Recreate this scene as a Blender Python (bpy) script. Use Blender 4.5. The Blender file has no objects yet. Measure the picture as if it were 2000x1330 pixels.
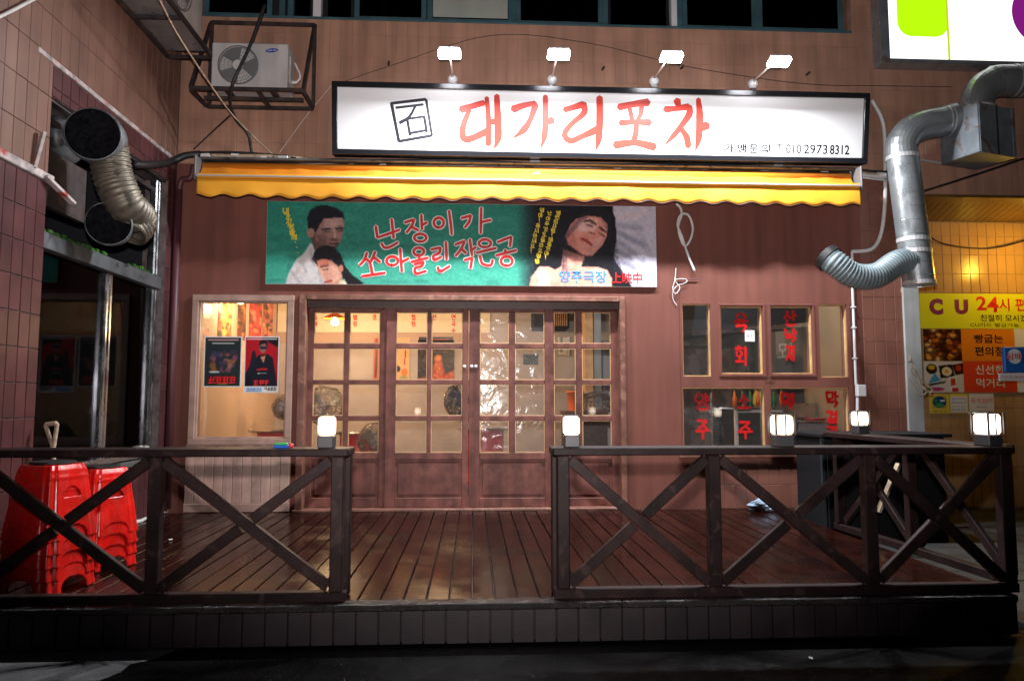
import bpy, math, random
import numpy as np
from mathutils import Vector, Matrix
random.seed(7)
rng = np.random.default_rng(7)
scene = bpy.context.scene
col = scene.collection
R = math.radians

# ------------------------------------------------------------------ camera
FPX = 1440.0                      # focal length in photograph pixels (2000 wide)
CAM = Vector((0, 0, 1.33))
YAW = R(3.0)                      # turned a little to the right
PITCH = math.atan(120 / FPX)      # tilted a little up
cd = bpy.data.cameras.new('camera'); cam = bpy.data.objects.new('camera', cd); col.objects.link(cam)
cd.sensor_width = 36; cd.sensor_fit = 'HORIZONTAL'; cd.lens = FPX / 2000 * 36
cd.clip_start = 0.05; cd.clip_end = 500
cam.location = CAM; cam.rotation_euler = (math.pi / 2 + PITCH, 0, -YAW)
scene.camera = cam
# ------------------------------------------------------------------ night sky, photographer's flash, exposure
w = bpy.data.worlds.new('World'); scene.world = w; w.use_nodes = True
nt = w.node_tree; bg = nt.nodes['Background']
sky = nt.nodes.new('ShaderNodeTexSky'); sky.sky_type = 'NISHITA'; sky.sun_disc = False
sky.sun_elevation = R(-4); sky.sun_rotation = R(180)
nt.links.new(sky.outputs[0], bg.inputs[0]); bg.inputs[1].default_value = 0.015
fl = bpy.data.lights.new('camera_flash', 'SPOT'); fo = bpy.data.objects.new('camera_flash', fl); col.objects.link(fo)
fl.energy = 1150; fl.color = (1.0, 0.92, 0.90); fl.shadow_soft_size = 0.035
fl.spot_size = R(92); fl.spot_blend = 0.8
fo.location = (-0.02, -0.03, 1.58)
fo.rotation_euler = (math.pi / 2 + R(17), 0, R(-3))
scene.view_settings.view_transform = 'Standard'; scene.view_settings.look = 'None'
scene.view_settings.gamma = 1; scene.view_settings.exposure = 0; scene.view_settings.use_curve_mapping = False
scene.render.engine = 'CYCLES'
scene.cycles.use_denoising = True
scene.cycles.max_bounces = 7; scene.cycles.transparent_max_bounces = 16
scene.cycles.sample_clamp_indirect = 6.0
scene.cycles.caustics_reflective = False; scene.cycles.caustics_refractive = False

# ------------------------------------------------------------------ measuring helpers: a pixel's ray met with a real plane
_H = Vector((math.sin(YAW), math.cos(YAW), 0)); _R = Vector((math.cos(YAW), -math.sin(YAW), 0)); _Z = Vector((0, 0, 1))
_FW = _H * math.cos(PITCH) + _Z * math.sin(PITCH); _UP = -_H * math.sin(PITCH) + _Z * math.cos(PITCH)
def ray(px, py): return _FW + _R * ((px - 1000) / FPX) - _UP * ((py - 665) / FPX)
def PY(px, py, Y): d = ray(px, py); return CAM + d * ((Y - CAM.y) / d.y)
def PX(px, py, X): d = ray(px, py); return CAM + d * ((X - CAM.x) / d.x)
def PZ(px, py, Z): d = ray(px, py); return CAM + d * ((Z - CAM.z) / d.z)
def PP(px, py, p, n): d = ray(px, py); return CAM + d * ((p - CAM).dot(n) / d.dot(n))
F = 7.65          # facade plane
DZ = 0.23         # deck height
XL = -3.08        # face of the left wing
def fx(px, py=700, Y=F): return PY(px, py, Y).x
def fz(py, px=1000, Y=F): return PY(px, py, Y).z

# ------------------------------------------------------------------ mesh builder
class MB:
    def __init__(s): s.v = []; s.f = []
    def add(s, v, f):
        o = len(s.v); s.v += [tuple(p) for p in v]; s.f += [tuple(i + o for i in q) for q in f]; return s
    def box(s, x0, x1, y0, y1, z0, z1, c=0.0, M=None):
        if x0 > x1: x0, x1 = x1, x0
        if y0 > y1: y0, y1 = y1, y0
        if z0 > z1: z0, z1 = z1, z0
        lo = (x0, y0, z0); hi = (x1, y1, z1)
        if c <= 0:
            v = [Vector((hi[0] if i & 1 else lo[0], hi[1] if i & 2 else lo[1], hi[2] if i & 4 else lo[2])) for i in range(8)]
            f = [(0, 2, 3, 1), (4, 5, 7, 6), (0, 1, 5, 4), (2, 6, 7, 3), (0, 4, 6, 2), (1, 3, 7, 5)]
        else:
            c = min(c, (x1 - x0) * .45, (y1 - y0) * .45, (z1 - z0) * .45)
            v = []; f = []
            for i in range(8):
                for a in range(3):
                    p = []
                    for k in range(3):
                        b = (i >> k) & 1
                        e = hi[k] if b else lo[k]
                        if k != a: e += -c if b else c
                        p.append(e)
                    v.append(Vector(p))
            cen = Vector([(lo[k] + hi[k]) / 2 for k in range(3)])
            def vi(i, a): return i * 3 + a
            for a in range(3):
                b, d = (a + 1) % 3, (a + 2) % 3
                for sgn in (0, 1):
                    q = [(sgn << a) | (p << b) | (r << d) for p, r in ((0, 0), (1, 0), (1, 1), (0, 1))]
                    f.append([vi(i, a) for i in q])
                for sb in (0, 1):
                    for sd in (0, 1):
                        i0 = (sb << b) | (sd << d); i1 = i0 | (1 << a)
                        f.append([vi(i0, b), vi(i1, b), vi(i1, d), vi(i0, d)])
            for i in range(8): f.append([vi(i, 0), vi(i, 1), vi(i, 2)])
            for k, q in enumerate(f):
                n = (v[q[1]] - v[q[0]]).cross(v[q[2]] - v[q[0]])
                ce = sum((v[j] for j in q), Vector()) / len(q) - cen
                if n.dot(ce) < 0: f[k] = q[::-1]
        if M is not None: v = [M @ p for p in v]
        return s.add(v, f)
    def bar(s, a, b, wd, ht, up=(0, 0, 1), c=0.0, ext=0.0):
        a = Vector(a); b = Vector(b); d = (b - a); L = d.length; d.normalize()
        u = Vector(up); x = d.cross(u)
        if x.length < 1e-4: x = d.cross(Vector((1, 0, 0)))
        x.normalize(); u = x.cross(d)
        M = Matrix(((x.x, d.x, u.x, a.x), (x.y, d.y, u.y, a.y), (x.z, d.z, u.z, a.z), (0, 0, 0, 1)))
        return s.box(-wd / 2, wd / 2, -ext, L + ext, -ht / 2, ht / 2, c, M)
    def tube(s, pts, r, n=10, caps=True, radii=None):
        pts = [Vector(p) for p in pts]; N = len(pts); v = []; f = []
        t0 = (pts[1] - pts[0]).normalized()
        nrm = t0.cross(Vector((0, 0, 1)))
        if nrm.length < 1e-3: nrm = t0.cross(Vector((1, 0, 0)))
        nrm.normalize()
        for i, p in enumerate(pts):
            t = (pts[min(i + 1, N - 1)] - pts[max(i - 1, 0)]).normalized()
            nrm = (nrm - t * nrm.dot(t)).normalized(); bn = t.cross(nrm)
            rr = radii[i] if radii else r
            for k in range(n):
                a = 2 * math.pi * k / n
                v.append(p + (nrm * math.cos(a) + bn * math.sin(a)) * rr)
        for i in range(N - 1):
            for k in range(n):
                k2 = (k + 1) % n
                f.append((i * n + k, i * n + k2, (i + 1) * n + k2, (i + 1) * n + k))
        if caps: f.append(tuple(range(n))[::-1]); f.append(tuple((N - 1) * n + k for k in range(n)))
        return s.add(v, f)
    def lathe(s, prof, n=24, M=None, caps=True):
        v = []; f = []
        for r, z in prof:
            for k in range(n):
                a = 2 * math.pi * k / n; v.append(Vector((r * math.cos(a), r * math.sin(a), z)))
        for i in range(len(prof) - 1):
            for k in range(n):
                k2 = (k + 1) % n; f.append((i * n + k, i * n + k2, (i + 1) * n + k2, (i + 1) * n + k))
        if caps:
            f.append(tuple(range(n))[::-1]); f.append(tuple((len(prof) - 1) * n + k for k in range(n)))
        if M is not None: v = [M @ p for p in v]
        return s.add(v, f)
    def quad(s, a, b, c, d): return s.add([a, b, c, d], [(0, 1, 2, 3)])
    def poly(s, pts, y, th=0.0):      # polygon in the XZ plane at depth y (faces -Y), th backwards
        n = len(pts); v = [(x, y, z) for x, z in pts]; f = [tuple(range(n))]
        if th:
            v += [(x, y + th, z) for x, z in pts]
            f.append(tuple(range(n, 2 * n))[::-1])
            for i in range(n): j = (i + 1) % n; f.append((j, i, i + n, j + n))
        return s.add(v, f)
    def build(s, name, mat, parent=None, smooth=False):
        if not s.v: return node(name, parent)
        me = bpy.data.meshes.new(name); me.from_pydata([tuple(p) for p in s.v], [], [tuple(q) for q in s.f]); me.update()
        return link(name, me, mat, parent, smooth)

ORG = {}
def link(name, me, mat, parent=None, smooth=False, loc=(0, 0, 0)):
    o = bpy.data.objects.new(name, me); col.objects.link(o)
    if mat is not None and not me.materials: me.materials.append(MAT[mat] if isinstance(mat, str) else mat)
    if smooth: me.shade_smooth()
    loc = Vector(loc); ORG[o.name] = loc
    if parent is not None:
        o.parent = parent; o.location = loc - ORG[parent.name]
    else: o.location = loc
    return o
def node(name, parent):             # an Empty that holds the sub-parts of one part
    o = bpy.data.objects.new(name, None); col.objects.link(o); o.empty_display_size = .05
    o.parent = parent; ORG[o.name] = ORG[parent.name]; return o
def tag(o, label=None, cat=None, group=None, kind=None):
    if label: o['label'] = label
    if cat: o['category'] = cat
    if group: o['group'] = group
    if kind: o['kind'] = kind
    return o
def thing(name, label, cat, loc=(0, 0, 0), group=None):
    o = bpy.data.objects.new(name, None); col.objects.link(o); o.empty_display_size = .1
    o.location = loc; ORG[o.name] = Vector(loc)
    return tag(o, label, cat, group)
def part(name, mb, mat, parent, label=None, smooth=False):
    o = mb.build(name, mat, parent, smooth)
    if label: o['label'] = label
    return o
def crom(pts, n=8):
    P = [Vector(p) for p in pts]
    if len(P) < 3: return [P[0].lerp(P[-1], i / n) for i in range(n + 1)]
    P = [P[0] * 2 - P[1]] + P + [P[-1] * 2 - P[-2]]; out = []
    for i in range(1, len(P) - 2):
        a, b, c, d = P[i - 1:i + 3]
        for k in range(n):
            t = k / n
            out.append(.5 * ((2 * b) + (c - a) * t + (2 * a - 5 * b + 4 * c - d) * t * t + (3 * b - 3 * c + d - a) * t ** 3))
    out.append(P[-2]); return out

# ------------------------------------------------------------------ materials
MAT = {}
def lin(c): return tuple(((x / 255) / 12.92 if x / 255 <= .04045 else ((x / 255 + .055) / 1.055) ** 2.4) for x in c)
def mat(name, base, rough=.6, metal=0., var=None, bump=None, rand=0., spec=.5, streak=None, roughvar=None, coat=0., wear=None, speck=None):
    """base linear colour; var=(scale, amount); bump=(scale, strength); streak=(amount) vertical weather marks; wear=(colour, scale, amount)"""
    m = bpy.data.materials.new(name); m.use_nodes = True; MAT[name] = m
    t = m.node_tree; N = t.nodes; L = t.links; b = N['Principled BSDF']
    b.inputs['Roughness'].default_value = rough; b.inputs['Metallic'].default_value = metal
    b.inputs['Specular IOR Level'].default_value = spec; b.inputs['Coat Weight'].default_value = coat
    geo = N.new('ShaderNodeNewGeometry'); pos = geo.outputs['Position']
    def noise(scale, det=5, vec=None, dist=0.):
        n = N.new('ShaderNodeTexNoise'); n.inputs['Scale'].default_value = scale; n.inputs['Detail'].default_value = det
        n.inputs['Distortion'].default_value = dist; L.new(vec or pos, n.inputs['Vector']); return n.outputs['Fac']
    def rng_(x, a, bb, lo, hi):
        r = N.new('ShaderNodeMapRange'); r.inputs[1].default_value = a; r.inputs[2].default_value = bb
        r.inputs[3].default_value = lo; r.inputs[4].default_value = hi; L.new(x, r.inputs[0]); return r.outputs[0]
    rgb = N.new('ShaderNodeRGB'); rgb.outputs[0].default_value = (*base, 1); c = rgb.outputs[0]
    def mul(c, f):
        h = N.new('ShaderNodeMixRGB'); h.blend_type = 'MULTIPLY'; h.inputs[0].default_value = 1
        L.new(c, h.inputs[1]); L.new(f, h.inputs[2]); return h.outputs[0]
    if var: c = mul(c, rng_(noise(var[0], 6), .3, .7, 1 - var[1], 1 + var[1]))
    if streak:
        mp = N.new('ShaderNodeMapping'); mp.inputs['Scale'].default_value = (9, 9, .7); L.new(pos, mp.inputs[0])
        c = mul(c, rng_(noise(1.0, 5, mp.outputs[0]), .35, .7, 1.0, 1 - streak))
    if rand:
        oi = N.new('ShaderNodeObjectInfo'); c = mul(c, rng_(oi.outputs['Random'], 0, 1, 1 - rand, 1 + rand))
    if wear:
        h = N.new('ShaderNodeMixRGB'); h.inputs[2].default_value = (*wear[0], 1); L.new(c, h.inputs[1])
        L.new(rng_(noise(wear[1], 8, dist=.6), .58, .66, 0, wear[2]), h.inputs[0]); c = h.outputs[0]
    if speck:
        h = N.new('ShaderNodeMixRGB'); h.inputs[2].default_value = (*speck[0], 1); L.new(c, h.inputs[1])
        L.new(rng_(noise(speck[1], 2), speck[2], speck[2] + .04, 0, 1), h.inputs[0]); c = h.outputs[0]
    L.new(c, b.inputs['Base Color'])
    if roughvar: L.new(rng_(noise(roughvar[0], 4), .35, .65, max(.03, rough - roughvar[1]), min(1, rough + roughvar[1])), b.inputs['Roughness'])
    if bump:
        bp = N.new('ShaderNodeBump'); bp.inputs['Strength'].default_value = bump[1]; bp.inputs['Distance'].default_value = .01
        L.new(noise(bump[0], 6), bp.inputs['Height']); L.new(bp.outputs[0], b.inputs['Normal'])
    return m
def emit(name, colr, st):
    m = bpy.data.materials.new(name); m.use_nodes = True; MAT[name] = m; t = m.node_tree
    e = t.nodes.new('ShaderNodeEmission'); e.inputs[0].default_value = (*colr, 1); e.inputs[1].default_value = st
    t.links.new(e.outputs[0], t.nodes['Material Output'].inputs[0]); return m
def glass(name, tint=(.96, .97, .96), refl=1.0, bump=None, haze=0., rough=0.0):
    m = bpy.data.materials.new(name); m.use_nodes = True; MAT[name] = m; t = m.node_tree; N = t.nodes; L = t.links
    tr = N.new('ShaderNodeBsdfTransparent'); tr.inputs[0].default_value = (*tint, 1)
    gl = N.new('ShaderNodeBsdfGlossy'); gl.inputs['Roughness'].default_value = rough
    fr = N.new('ShaderNodeFresnel'); fr.inputs[0].default_value = 1.5
    ml = N.new('ShaderNodeMath'); ml.operation = 'MULTIPLY'; ml.inputs[1].default_value = refl; ml.use_clamp = True
    L.new(fr.outputs[0], ml.inputs[0])
    mx = N.new('ShaderNodeMixShader'); L.new(ml.outputs[0], mx.inputs[0]); L.new(tr.outputs[0], mx.inputs[1]); L.new(gl.outputs[0], mx.inputs[2])
    if bump:
        geo = N.new('ShaderNodeNewGeometry'); n = N.new('ShaderNodeTexNoise'); n.inputs['Scale'].default_value = bump[0]
        n.inputs['Detail'].default_value = 3; n.inputs['Distortion'].default_value = 1.2; L.new(geo.outputs['Position'], n.inputs['Vector'])
        bp = N.new('ShaderNodeBump'); bp.inputs['Strength'].default_value = bump[1]; bp.inputs['Distance'].default_value = bump[2] if len(bump) > 2 else .05
        L.new(n.outputs['Fac'], bp.inputs['Height']); L.new(bp.outputs[0], gl.inputs['Normal']); L.new(bp.outputs[0], fr.inputs['Normal'])
    out = mx.outputs[0]
    if haze:
        df = N.new('ShaderNodeBsdfDiffuse'); df.inputs[0].default_value = (.6, .58, .55, 1)
        m2 = N.new('ShaderNodeMixShader'); m2.inputs[0].default_value = haze; L.new(out, m2.inputs[1]); L.new(df.outputs[0], m2.inputs[2]); out = m2.outputs[0]
    L.new(out, N['Material Output'].inputs[0]); return m
def attr_mat(name, rough=.55, spec=.3):
    m = bpy.data.materials.new(name); m.use_nodes = True; MAT[name] = m; t = m.node_tree; b = t.nodes['Principled BSDF']
    a = t.nodes.new('ShaderNodeAttribute'); a.attribute_name = 'Col'; t.links.new(a.outputs['Color'], b.inputs['Base Color'])
    b.inputs['Roughness'].default_value = rough; b.inputs['Specular IOR Level'].default_value = spec; return m

mat('asphalt', (.0036, .0035, .0038), .24, var=(3, .5), bump=(90, .45), roughvar=(1.2, .12), speck=((.05, .05, .05), 70, .68), spec=.07)
mat('concrete_and_lit_patch', (.085, .085, .09), .75, var=(4, .35), bump=(70, .5), wear=((.03, .03, .03), 5, .9))  # the stone sill, and the pale patch that paints light on the ground
mat('paving', (.028, .027, .026), .6, var=(4, .3), bump=(60, .3), rand=.15)
mat('deck_wood', (.0135, .0030, .0019), .22, var=(7, .5), bump=(40, .05), rand=.35, roughvar=(3, .08), wear=((.006, .0026, .002), 3.0, .8), speck=((.06, .045, .04), 120, .735), spec=.14)
mat('deck_edge', (.014, .010, .010), .25, var=(8, .4), bump=(170, 1.0), roughvar=(6, .1))
mat('skirt_wood', (.022, .014, .017), .5, var=(5, .35), bump=(60, .08), rand=.2, speck=((.12, .10, .10), 110, .735))
mat('rail_wood', (.021, .0115, .0112), .5, var=(6, .35), bump=(70, .06), rand=.25, streak=.3, wear=((.05, .030, .026), 11, .6), spec=.15, speck=((.14, .12, .12), 130, .745))
mat('beige_tile', (.46, .25, .175), .38, var=(2.2, .14), rand=.05, streak=.30, bump=(30, .05))
mat('beige_joint', (.35, .19, .135), .9, var=(6, .3))
mat('purple_tile', (.078, .025, .027), .45, spec=.22, var=(5, .25), rand=.18, bump=(25, .06))
mat('purple_joint', (.13, .10, .098), .9, var=(12, .5))
mat('wing_tile', (.21, .112, .084), .4, var=(2.2, .16), rand=.07, streak=.25, bump=(30, .05), spec=.3)
mat('brown_tile', (.215, .088, .062), .42, var=(3, .15), rand=.05, bump=(25, .06))
mat('brown_joint', (.25, .12, .09), .9, var=(9, .4))
mat('yellow_tile', (.50, .30, .14), .22, var=(3, .1), rand=.05)
mat('yellow_joint', (.36, .24, .13), .9)
mat('brown_paint', (.200, .072, .054), .7, spec=.25, var=(1.6, .11), streak=.26, bump=(40, .06))
mat('door_wood', (.195, .070, .056), .55, var=(7, .35), bump=(30, .08), streak=.5, wear=((.24, .11, .08), 9, .3), spec=.25)
mat('door_dark', (.05, .018, .013), .45, var=(8, .4))
mat('frame_wood', (.225, .092, .062), .5, var=(9, .3), streak=.35, wear=((.40, .22, .16), 14, .4))
mat('pale_frame', (.44, .28, .225), .5, var=(7, .2), streak=.2)
mat('pale_board', (.56, .36, .30), .55, var=(5, .25), streak=.35, rand=.1, wear=((.55, .38, .3), 4, .45))
mat('raw_wood', (.62, .38, .17), .5, var=(10, .2))
mat('steel', (.52, .53, .55), .24, 1., var=(6, .12), bump=(60, .04), roughvar=(5, .08))
mat('galvanised', (.36, .39, .41), .34, .62, var=(5, .2), roughvar=(7, .1), bump=(25, .06))
mat('grey_box', (.22, .25, .28), .5, .4, var=(6, .25), wear=((.16, .08, .04), 6, .7))
mat('flex_blue', (.20, .25, .27), .5, .3, var=(5, .2))
mat('flex_tan', (.13, .11, .085), .5, .45, var=(9, .45), wear=((.03, .025, .02), 9, .8))
mat('old_galvanised', (.13, .14, .15), .5, .5, var=(6, .3), wear=((.03, .028, .026), 8, .8))
mat('soot', (.006, .006, .008), .95, var=(30, .6), spec=.05, speck=((.2, .22, .25), 60, .76))
mat('iron', (.040, .030, .030), .6, .2, var=(9, .5), wear=((.12, .05, .03), 9, .6))
mat('ac_white', (.56, .54, .53), .45, var=(4, .12), streak=.2)
mat('ac_grey', (.16, .16, .165), .5)
mat('black_plastic', (.012, .012, .013), .45)
mat('cable_black', (.014, .013, .014), .5)
mat('cable_white', (.72, .70, .70), .45, var=(9, .12))
mat('cable_tan', (.42, .31, .22), .6, var=(14, .4), wear=((.05, .04, .04), 8, .8))
mat('foil', (.62, .60, .58), .3, .8, bump=(50, .6), var=(20, .3))
mat('sign_black', (.020, .021, .026), .22, .3, bump=(30, .03))
mat('sign_white', (.86, .86, .88), .45)
mat('sign_red', (.52, .034, .020), .5, var=(5, .22))
mat('sign_ink', (.016, .012, .022), .5, var=(12, .3))
mat('paint_red', (.66, .012, .014), .45, var=(8, .2))
mat('paint_white', (.82, .80, .78), .5)
mat('paint_yellow', (.78, .58, .03), .5)
mat('paint_blue', (.03, .24, .62), .5)
mat('window_red', (.58, .010, .010), .4)
mat('awning_cloth', (.78, .25, .010), .75, var=(3, .12), bump=(12, .06))
mat('valance_cloth', (.84, .37, .020), .75, var=(2, .12))
mat('aluminium', (.74, .74, .76), .34, .5)
mat('teal_frame', (.045, .105, .125), .5, var=(6, .25))
mat('dark_teal', (.018, .03, .04), .4)
mat('blind', (.33, .35, .31), .8, var=(3, .1))
mat('night_room', (.010, .012, .018), .9)
mat('red_plastic', (.72, .012, .008), .26, var=(9, .22), roughvar=(12, .14), bump=(22, .06), streak=.25, wear=((.42, .03, .02), 14, .5))
mat('rubber', (.012, .011, .012), .5, speck=((.2, .2, .22), 60, .72))
mat('lamp_metal', (.05, .05, .055), .45, .2)
mat('handle_wood', (.45, .35, .25), .6, var=(20, .3))
mat('stucco', (.46, .42, .40), .8, var=(2.2, .16), bump=(9, .12))
mat('warm_wall', (.56, .40, .27), .7, var=(1.5, .08))
mat('cream_board', (.80, .70, .50), .6)
mat('band_wall', (.52, .36, .27), .7)
mat('inside_floor', (.16, .13, .11), .5, var=(3, .2))
mat('inside_ceiling', (.30, .22, .15), .8)
mat('kitchen_wall', (.30, .305, .32), .5, var=(2, .1))
mat('kitchen_dark', (.010, .010, .012), .8, spec=.2)
mat('drum_red', (.60, .02, .015), .35)
mat('orange_plastic', (.85, .16, .01), .4)
mat('fan_blue', (.09, .14, .30), .35)
mat('stall_cardboard', (.36, .22, .11), .8, var=(5, .2))
mat('bottle_green', (.03, .20, .07), .2)
mat('grey_column', (.42, .43, .42), .5, var=(3, .12), streak=.2)
mat('slat_wood', (.13, .075, .022), .35, var=(6, .2), rand=.15)
mat('moss', (.02, .085, .006), .9, bump=(60, .8), var=(30, .5))
mat('sealant', (.70, .67, .62), .8, bump=(70, .8))
mat('cu_yellow', (.72, .78, .02), .4)
mat('cu_purple', (.22, .018, .12), .4)
mat('cu_orange', (.78, .25, .01), .4)
mat('cu_red', (.72, .065, .02), .4)
mat('ink_black', (.005, .005, .006), .8, spec=.1)
mat('notice_white', (.74, .74, .74), .5)
mat('notice_yellow', (.72, .58, .08), .5)
mat('sign_blue', (.02, .12, .42), .35)
mat('logo_blue', (.01, .03, .33), .4)
mat('plastic_bag', (.30, .40, .52), .3, var=(12, .4), bump=(18, .7))
mat('packet_blue', (.02, .10, .45), .3); mat('packet_green', (.04, .40, .08), .3); mat('packet_red', (.65, .03, .05), .3)
mat('trim_red', (.40, .34, .33), .7, var=(14, .5), wear=((.36, .03, .02), 6, 1.))
mat('pipe_red', (.09, .028, .033), .5)
mat('lit_edge_bead', (.50, .30, .14), .5, var=(9, .2))
mat('pvc_white', (.70, .69, .70), .35)
glass('clear_glass', (.94, .94, .93), 1.5, haze=.025)
glass('tinted_glass', (.22, .22, .25), .22, rough=.03)
glass('night_glass', (.10, .12, .15), .8)
glass('film_glass', (.92, .92, .92), .36, bump=(4.2, .42, .03), haze=.05, rough=.14)
glass('wrap_film', (.97, .97, .98), 1.3, bump=(14, .8), haze=.025, rough=.03)
attr_mat('painted', .55); attr_mat('printed', .4)
lg = emit('lamp_glow', (1.0, .86, .66), 6.0); _t = lg.node_tree; _e = [n_ for n_ in _t.nodes if n_.type == 'EMISSION'][0]
_tc = _t.nodes.new('ShaderNodeTexCoord'); _vs = _t.nodes.new('ShaderNodeVectorMath'); _vs.operation = 'SUBTRACT'; _vs.inputs[1].default_value = (.5, .5, .5); _t.links.new(_tc.outputs['Generated'], _vs.inputs[0])
_vl = _t.nodes.new('ShaderNodeVectorMath'); _vl.operation = 'LENGTH'; _t.links.new(_vs.outputs[0], _vl.inputs[0])
_cr = _t.nodes.new('ShaderNodeValToRGB'); _cr.color_ramp.elements[0].position = .50; _cr.color_ramp.elements[0].color = (1, .93, .80, 1); _cr.color_ramp.elements[1].position = .80; _cr.color_ramp.elements[1].color = (.85, .40, .13, 1)
_mr = _t.nodes.new('ShaderNodeMapRange'); _mr.inputs[1].default_value = .5; _mr.inputs[2].default_value = .82; _mr.inputs[3].default_value = 9.0; _mr.inputs[4].default_value = 1.1
_t.links.new(_vl.outputs['Value'], _cr.inputs[0]); _t.links.new(_vl.outputs['Value'], _mr.inputs[0]); _t.links.new(_cr.outputs[0], _e.inputs[0]); _t.links.new(_mr.outputs[0], _e.inputs[1])
emit('led_face', (.97, .97, 1.0), 75.0)
emit('bulb_glow', (1.0, .70, .32), 30.0)
emit('tube_glow', (.86, .95, 1.0), 9.0)
emit('box_white', (1.0, 1.0, .93), 1.7)
emit('box_green', (.42, .86, .004), 1.25)
emit('box_purple', (.24, .012, .22), .9)
emit('box_edge', (.62, .78, .02), .9)
emit('porch_bulb', (1.0, .62, .08), 40.0)

# ------------------------------------------------------------------ painted canvases: vertex colours on a fine grid
class Paint:
    def __init__(s, w, h, bgc):
        s.w = w; s.h = h; s.a = np.zeros((h, w, 3)); s.a[:] = bgc
        s.x, s.y = np.meshgrid((np.arange(w) + .5) / w, (np.arange(h) + .5) / h)    # 0..1, y down
    def blend(s, m, c): s.a += (np.array(c, float) - s.a) * np.clip(m, 0, 1)[..., None]
    def soft(s, m, k):
        for _ in range(k):
            p = np.pad(m, 1, mode='edge'); m = (p[1:-1, :-2] + p[1:-1, 2:] + p[:-2, 1:-1] + p[2:, 1:-1] + 2 * p[1:-1, 1:-1]) / 6
        return m
    def mask(s, pts):
        m = np.zeros((s.h, s.w), bool); n = len(pts)
        for i in range(n):
            (x0, y0), (x1, y1) = pts[i], pts[(i + 1) % n]
            if y0 == y1: continue
            c = ((s.y >= min(y0, y1)) & (s.y < max(y0, y1))) & (s.x < x0 + (s.y - y0) * (x1 - x0) / (y1 - y0)); m ^= c
        return m.astype(float)
    def poly(s, pts, c, soft=1, al=1.): s.blend(s.soft(s.mask(pts), soft) * al, c)
    def ell(s, cx, cy, rx, ry, c, soft=1, al=1., rot=0):
        dx = (s.x - cx); dy = (s.y - cy) * s.h / s.w; ca, sa = math.cos(rot), math.sin(rot)
        u = (dx * ca + dy * sa) / rx; v = (-dx * sa + dy * ca) / (ry * s.h / s.w)
        s.blend(s.soft((u * u + v * v < 1).astype(float), soft) * al, c)
    def line(s, pts, wd, c, soft=1, al=1.):
        asp = s.h / s.w; m = np.zeros((s.h, s.w))
        for (x0, y0), (x1, y1) in zip(pts[:-1], pts[1:]):
            dx, dy = x1 - x0, (y1 - y0) * asp; q = dx * dx + dy * dy + 1e-12
            t = np.clip(((s.x - x0) * dx + (s.y - y0) * asp * dy) / q, 0, 1)
            m = np.maximum(m, (np.hypot(s.x - x0 - t * dx, (s.y - y0) * asp - t * dy) < wd / 2).astype(float))
        s.blend(s.soft(m, soft) * al, c)
    def grain(s, amt, k=2):
        n = s.soft(rng.normal(0, 1, (s.h, s.w)), k); n /= n.std() + 1e-9; s.a = np.clip(s.a + n[..., None] * amt, 0, 255)
def canvas(name, c00, c10, c01, P, parent, matn='painted', th=(0, 0, 0)):
    """grid whose first row is the top edge; c00 top-left, c10 top-right, c01 bottom-left (world)"""
    c00, c10, c01 = Vector(c00), Vector(c10), Vector(c01)
    W, Hh = P.w, P.h
    u = np.linspace(0, 1, W + 1); v = np.linspace(0, 1, Hh + 1); U, V = np.meshgrid(u, v)
    co = np.array(c00)[None, None] + U[..., None] * np.array(c10 - c00) + V[..., None] * np.array(c01 - c00)
    idx = np.arange((W + 1) * (Hh + 1)).reshape(Hh + 1, W + 1)
    q = np.stack([idx[1:, :-1], idx[1:, 1:], idx[:-1, 1:], idx[:-1, :-1]], -1).reshape(-1, 4)
    me = bpy.data.meshes.new(name); me.from_pydata(co.reshape(-1, 3).tolist(), [], q.tolist())
    at = me.color_attributes.new('Col', 'FLOAT_COLOR', 'CORNER')
    s = np.clip(P.a / 255., 0, 1); l = np.where(s <= .04045, s / 12.92, ((s + .055) / 1.055) ** 2.4)
    cc = np.ones((W * Hh, 4, 4)); cc[..., :3] = l.reshape(-1, 1, 3); at.data.foreach_set('color', cc.reshape(-1).astype(np.float32))
    me.update(); return link(name, me, matn, parent)

# ------------------------------------------------------------------ lettering
def ribbon(mb, pts, widths, y_of, rounded=True):
    """flat brush stroke; pts are 2-D, widths one per point; y_of(x, z) gives the 3-D point"""
    P = crom([Vector((p[0], p[1], 0)) for p in pts], 6) if len(pts) > 2 else [Vector((*pts[0], 0)).lerp(Vector((*pts[1], 0)), i / 3) for i in range(4)]
    n = len(P); wv = np.interp(np.linspace(0, 1, n), np.linspace(0, 1, len(widths)), widths)
    A = []; B = []
    for i in range(n):
        t = (P[min(i + 1, n - 1)] - P[max(i - 1, 0)])
        if t.length < 1e-9: t = Vector((1, 0, 0))
        t.normalize(); nn = Vector((-t.y, t.x, 0)); A.append(P[i] + nn * wv[i] / 2); B.append(P[i] - nn * wv[i] / 2)
    out = A[:]
    if rounded:
        t = (P[-1] - P[-2]).normalized(); out.append(P[-1] + t * wv[-1] * .35)
    out += B[::-1]
    if rounded:
        t = (P[0] - P[1]).normalized(); out.append(P[0] + t * wv[0] * .35)
    v = [y_of(p.x, p.y) for p in A + B]
    f = [(i, i + 1, n + i + 1, n + i) for i in range(n - 1)]
    if rounded:
        v.append(y_of(*(P[-1] + (P[-1] - P[-2]).normalized() * wv[-1] * .32).xy)); f.append((n - 1, 2 * n, 2 * n - 1))
        v.append(y_of(*(P[0] + (P[0] - P[1]).normalized() * wv[0] * .32).xy)); f.append((0, n, 2 * n + 1))
    mb.add(v, f)
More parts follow.
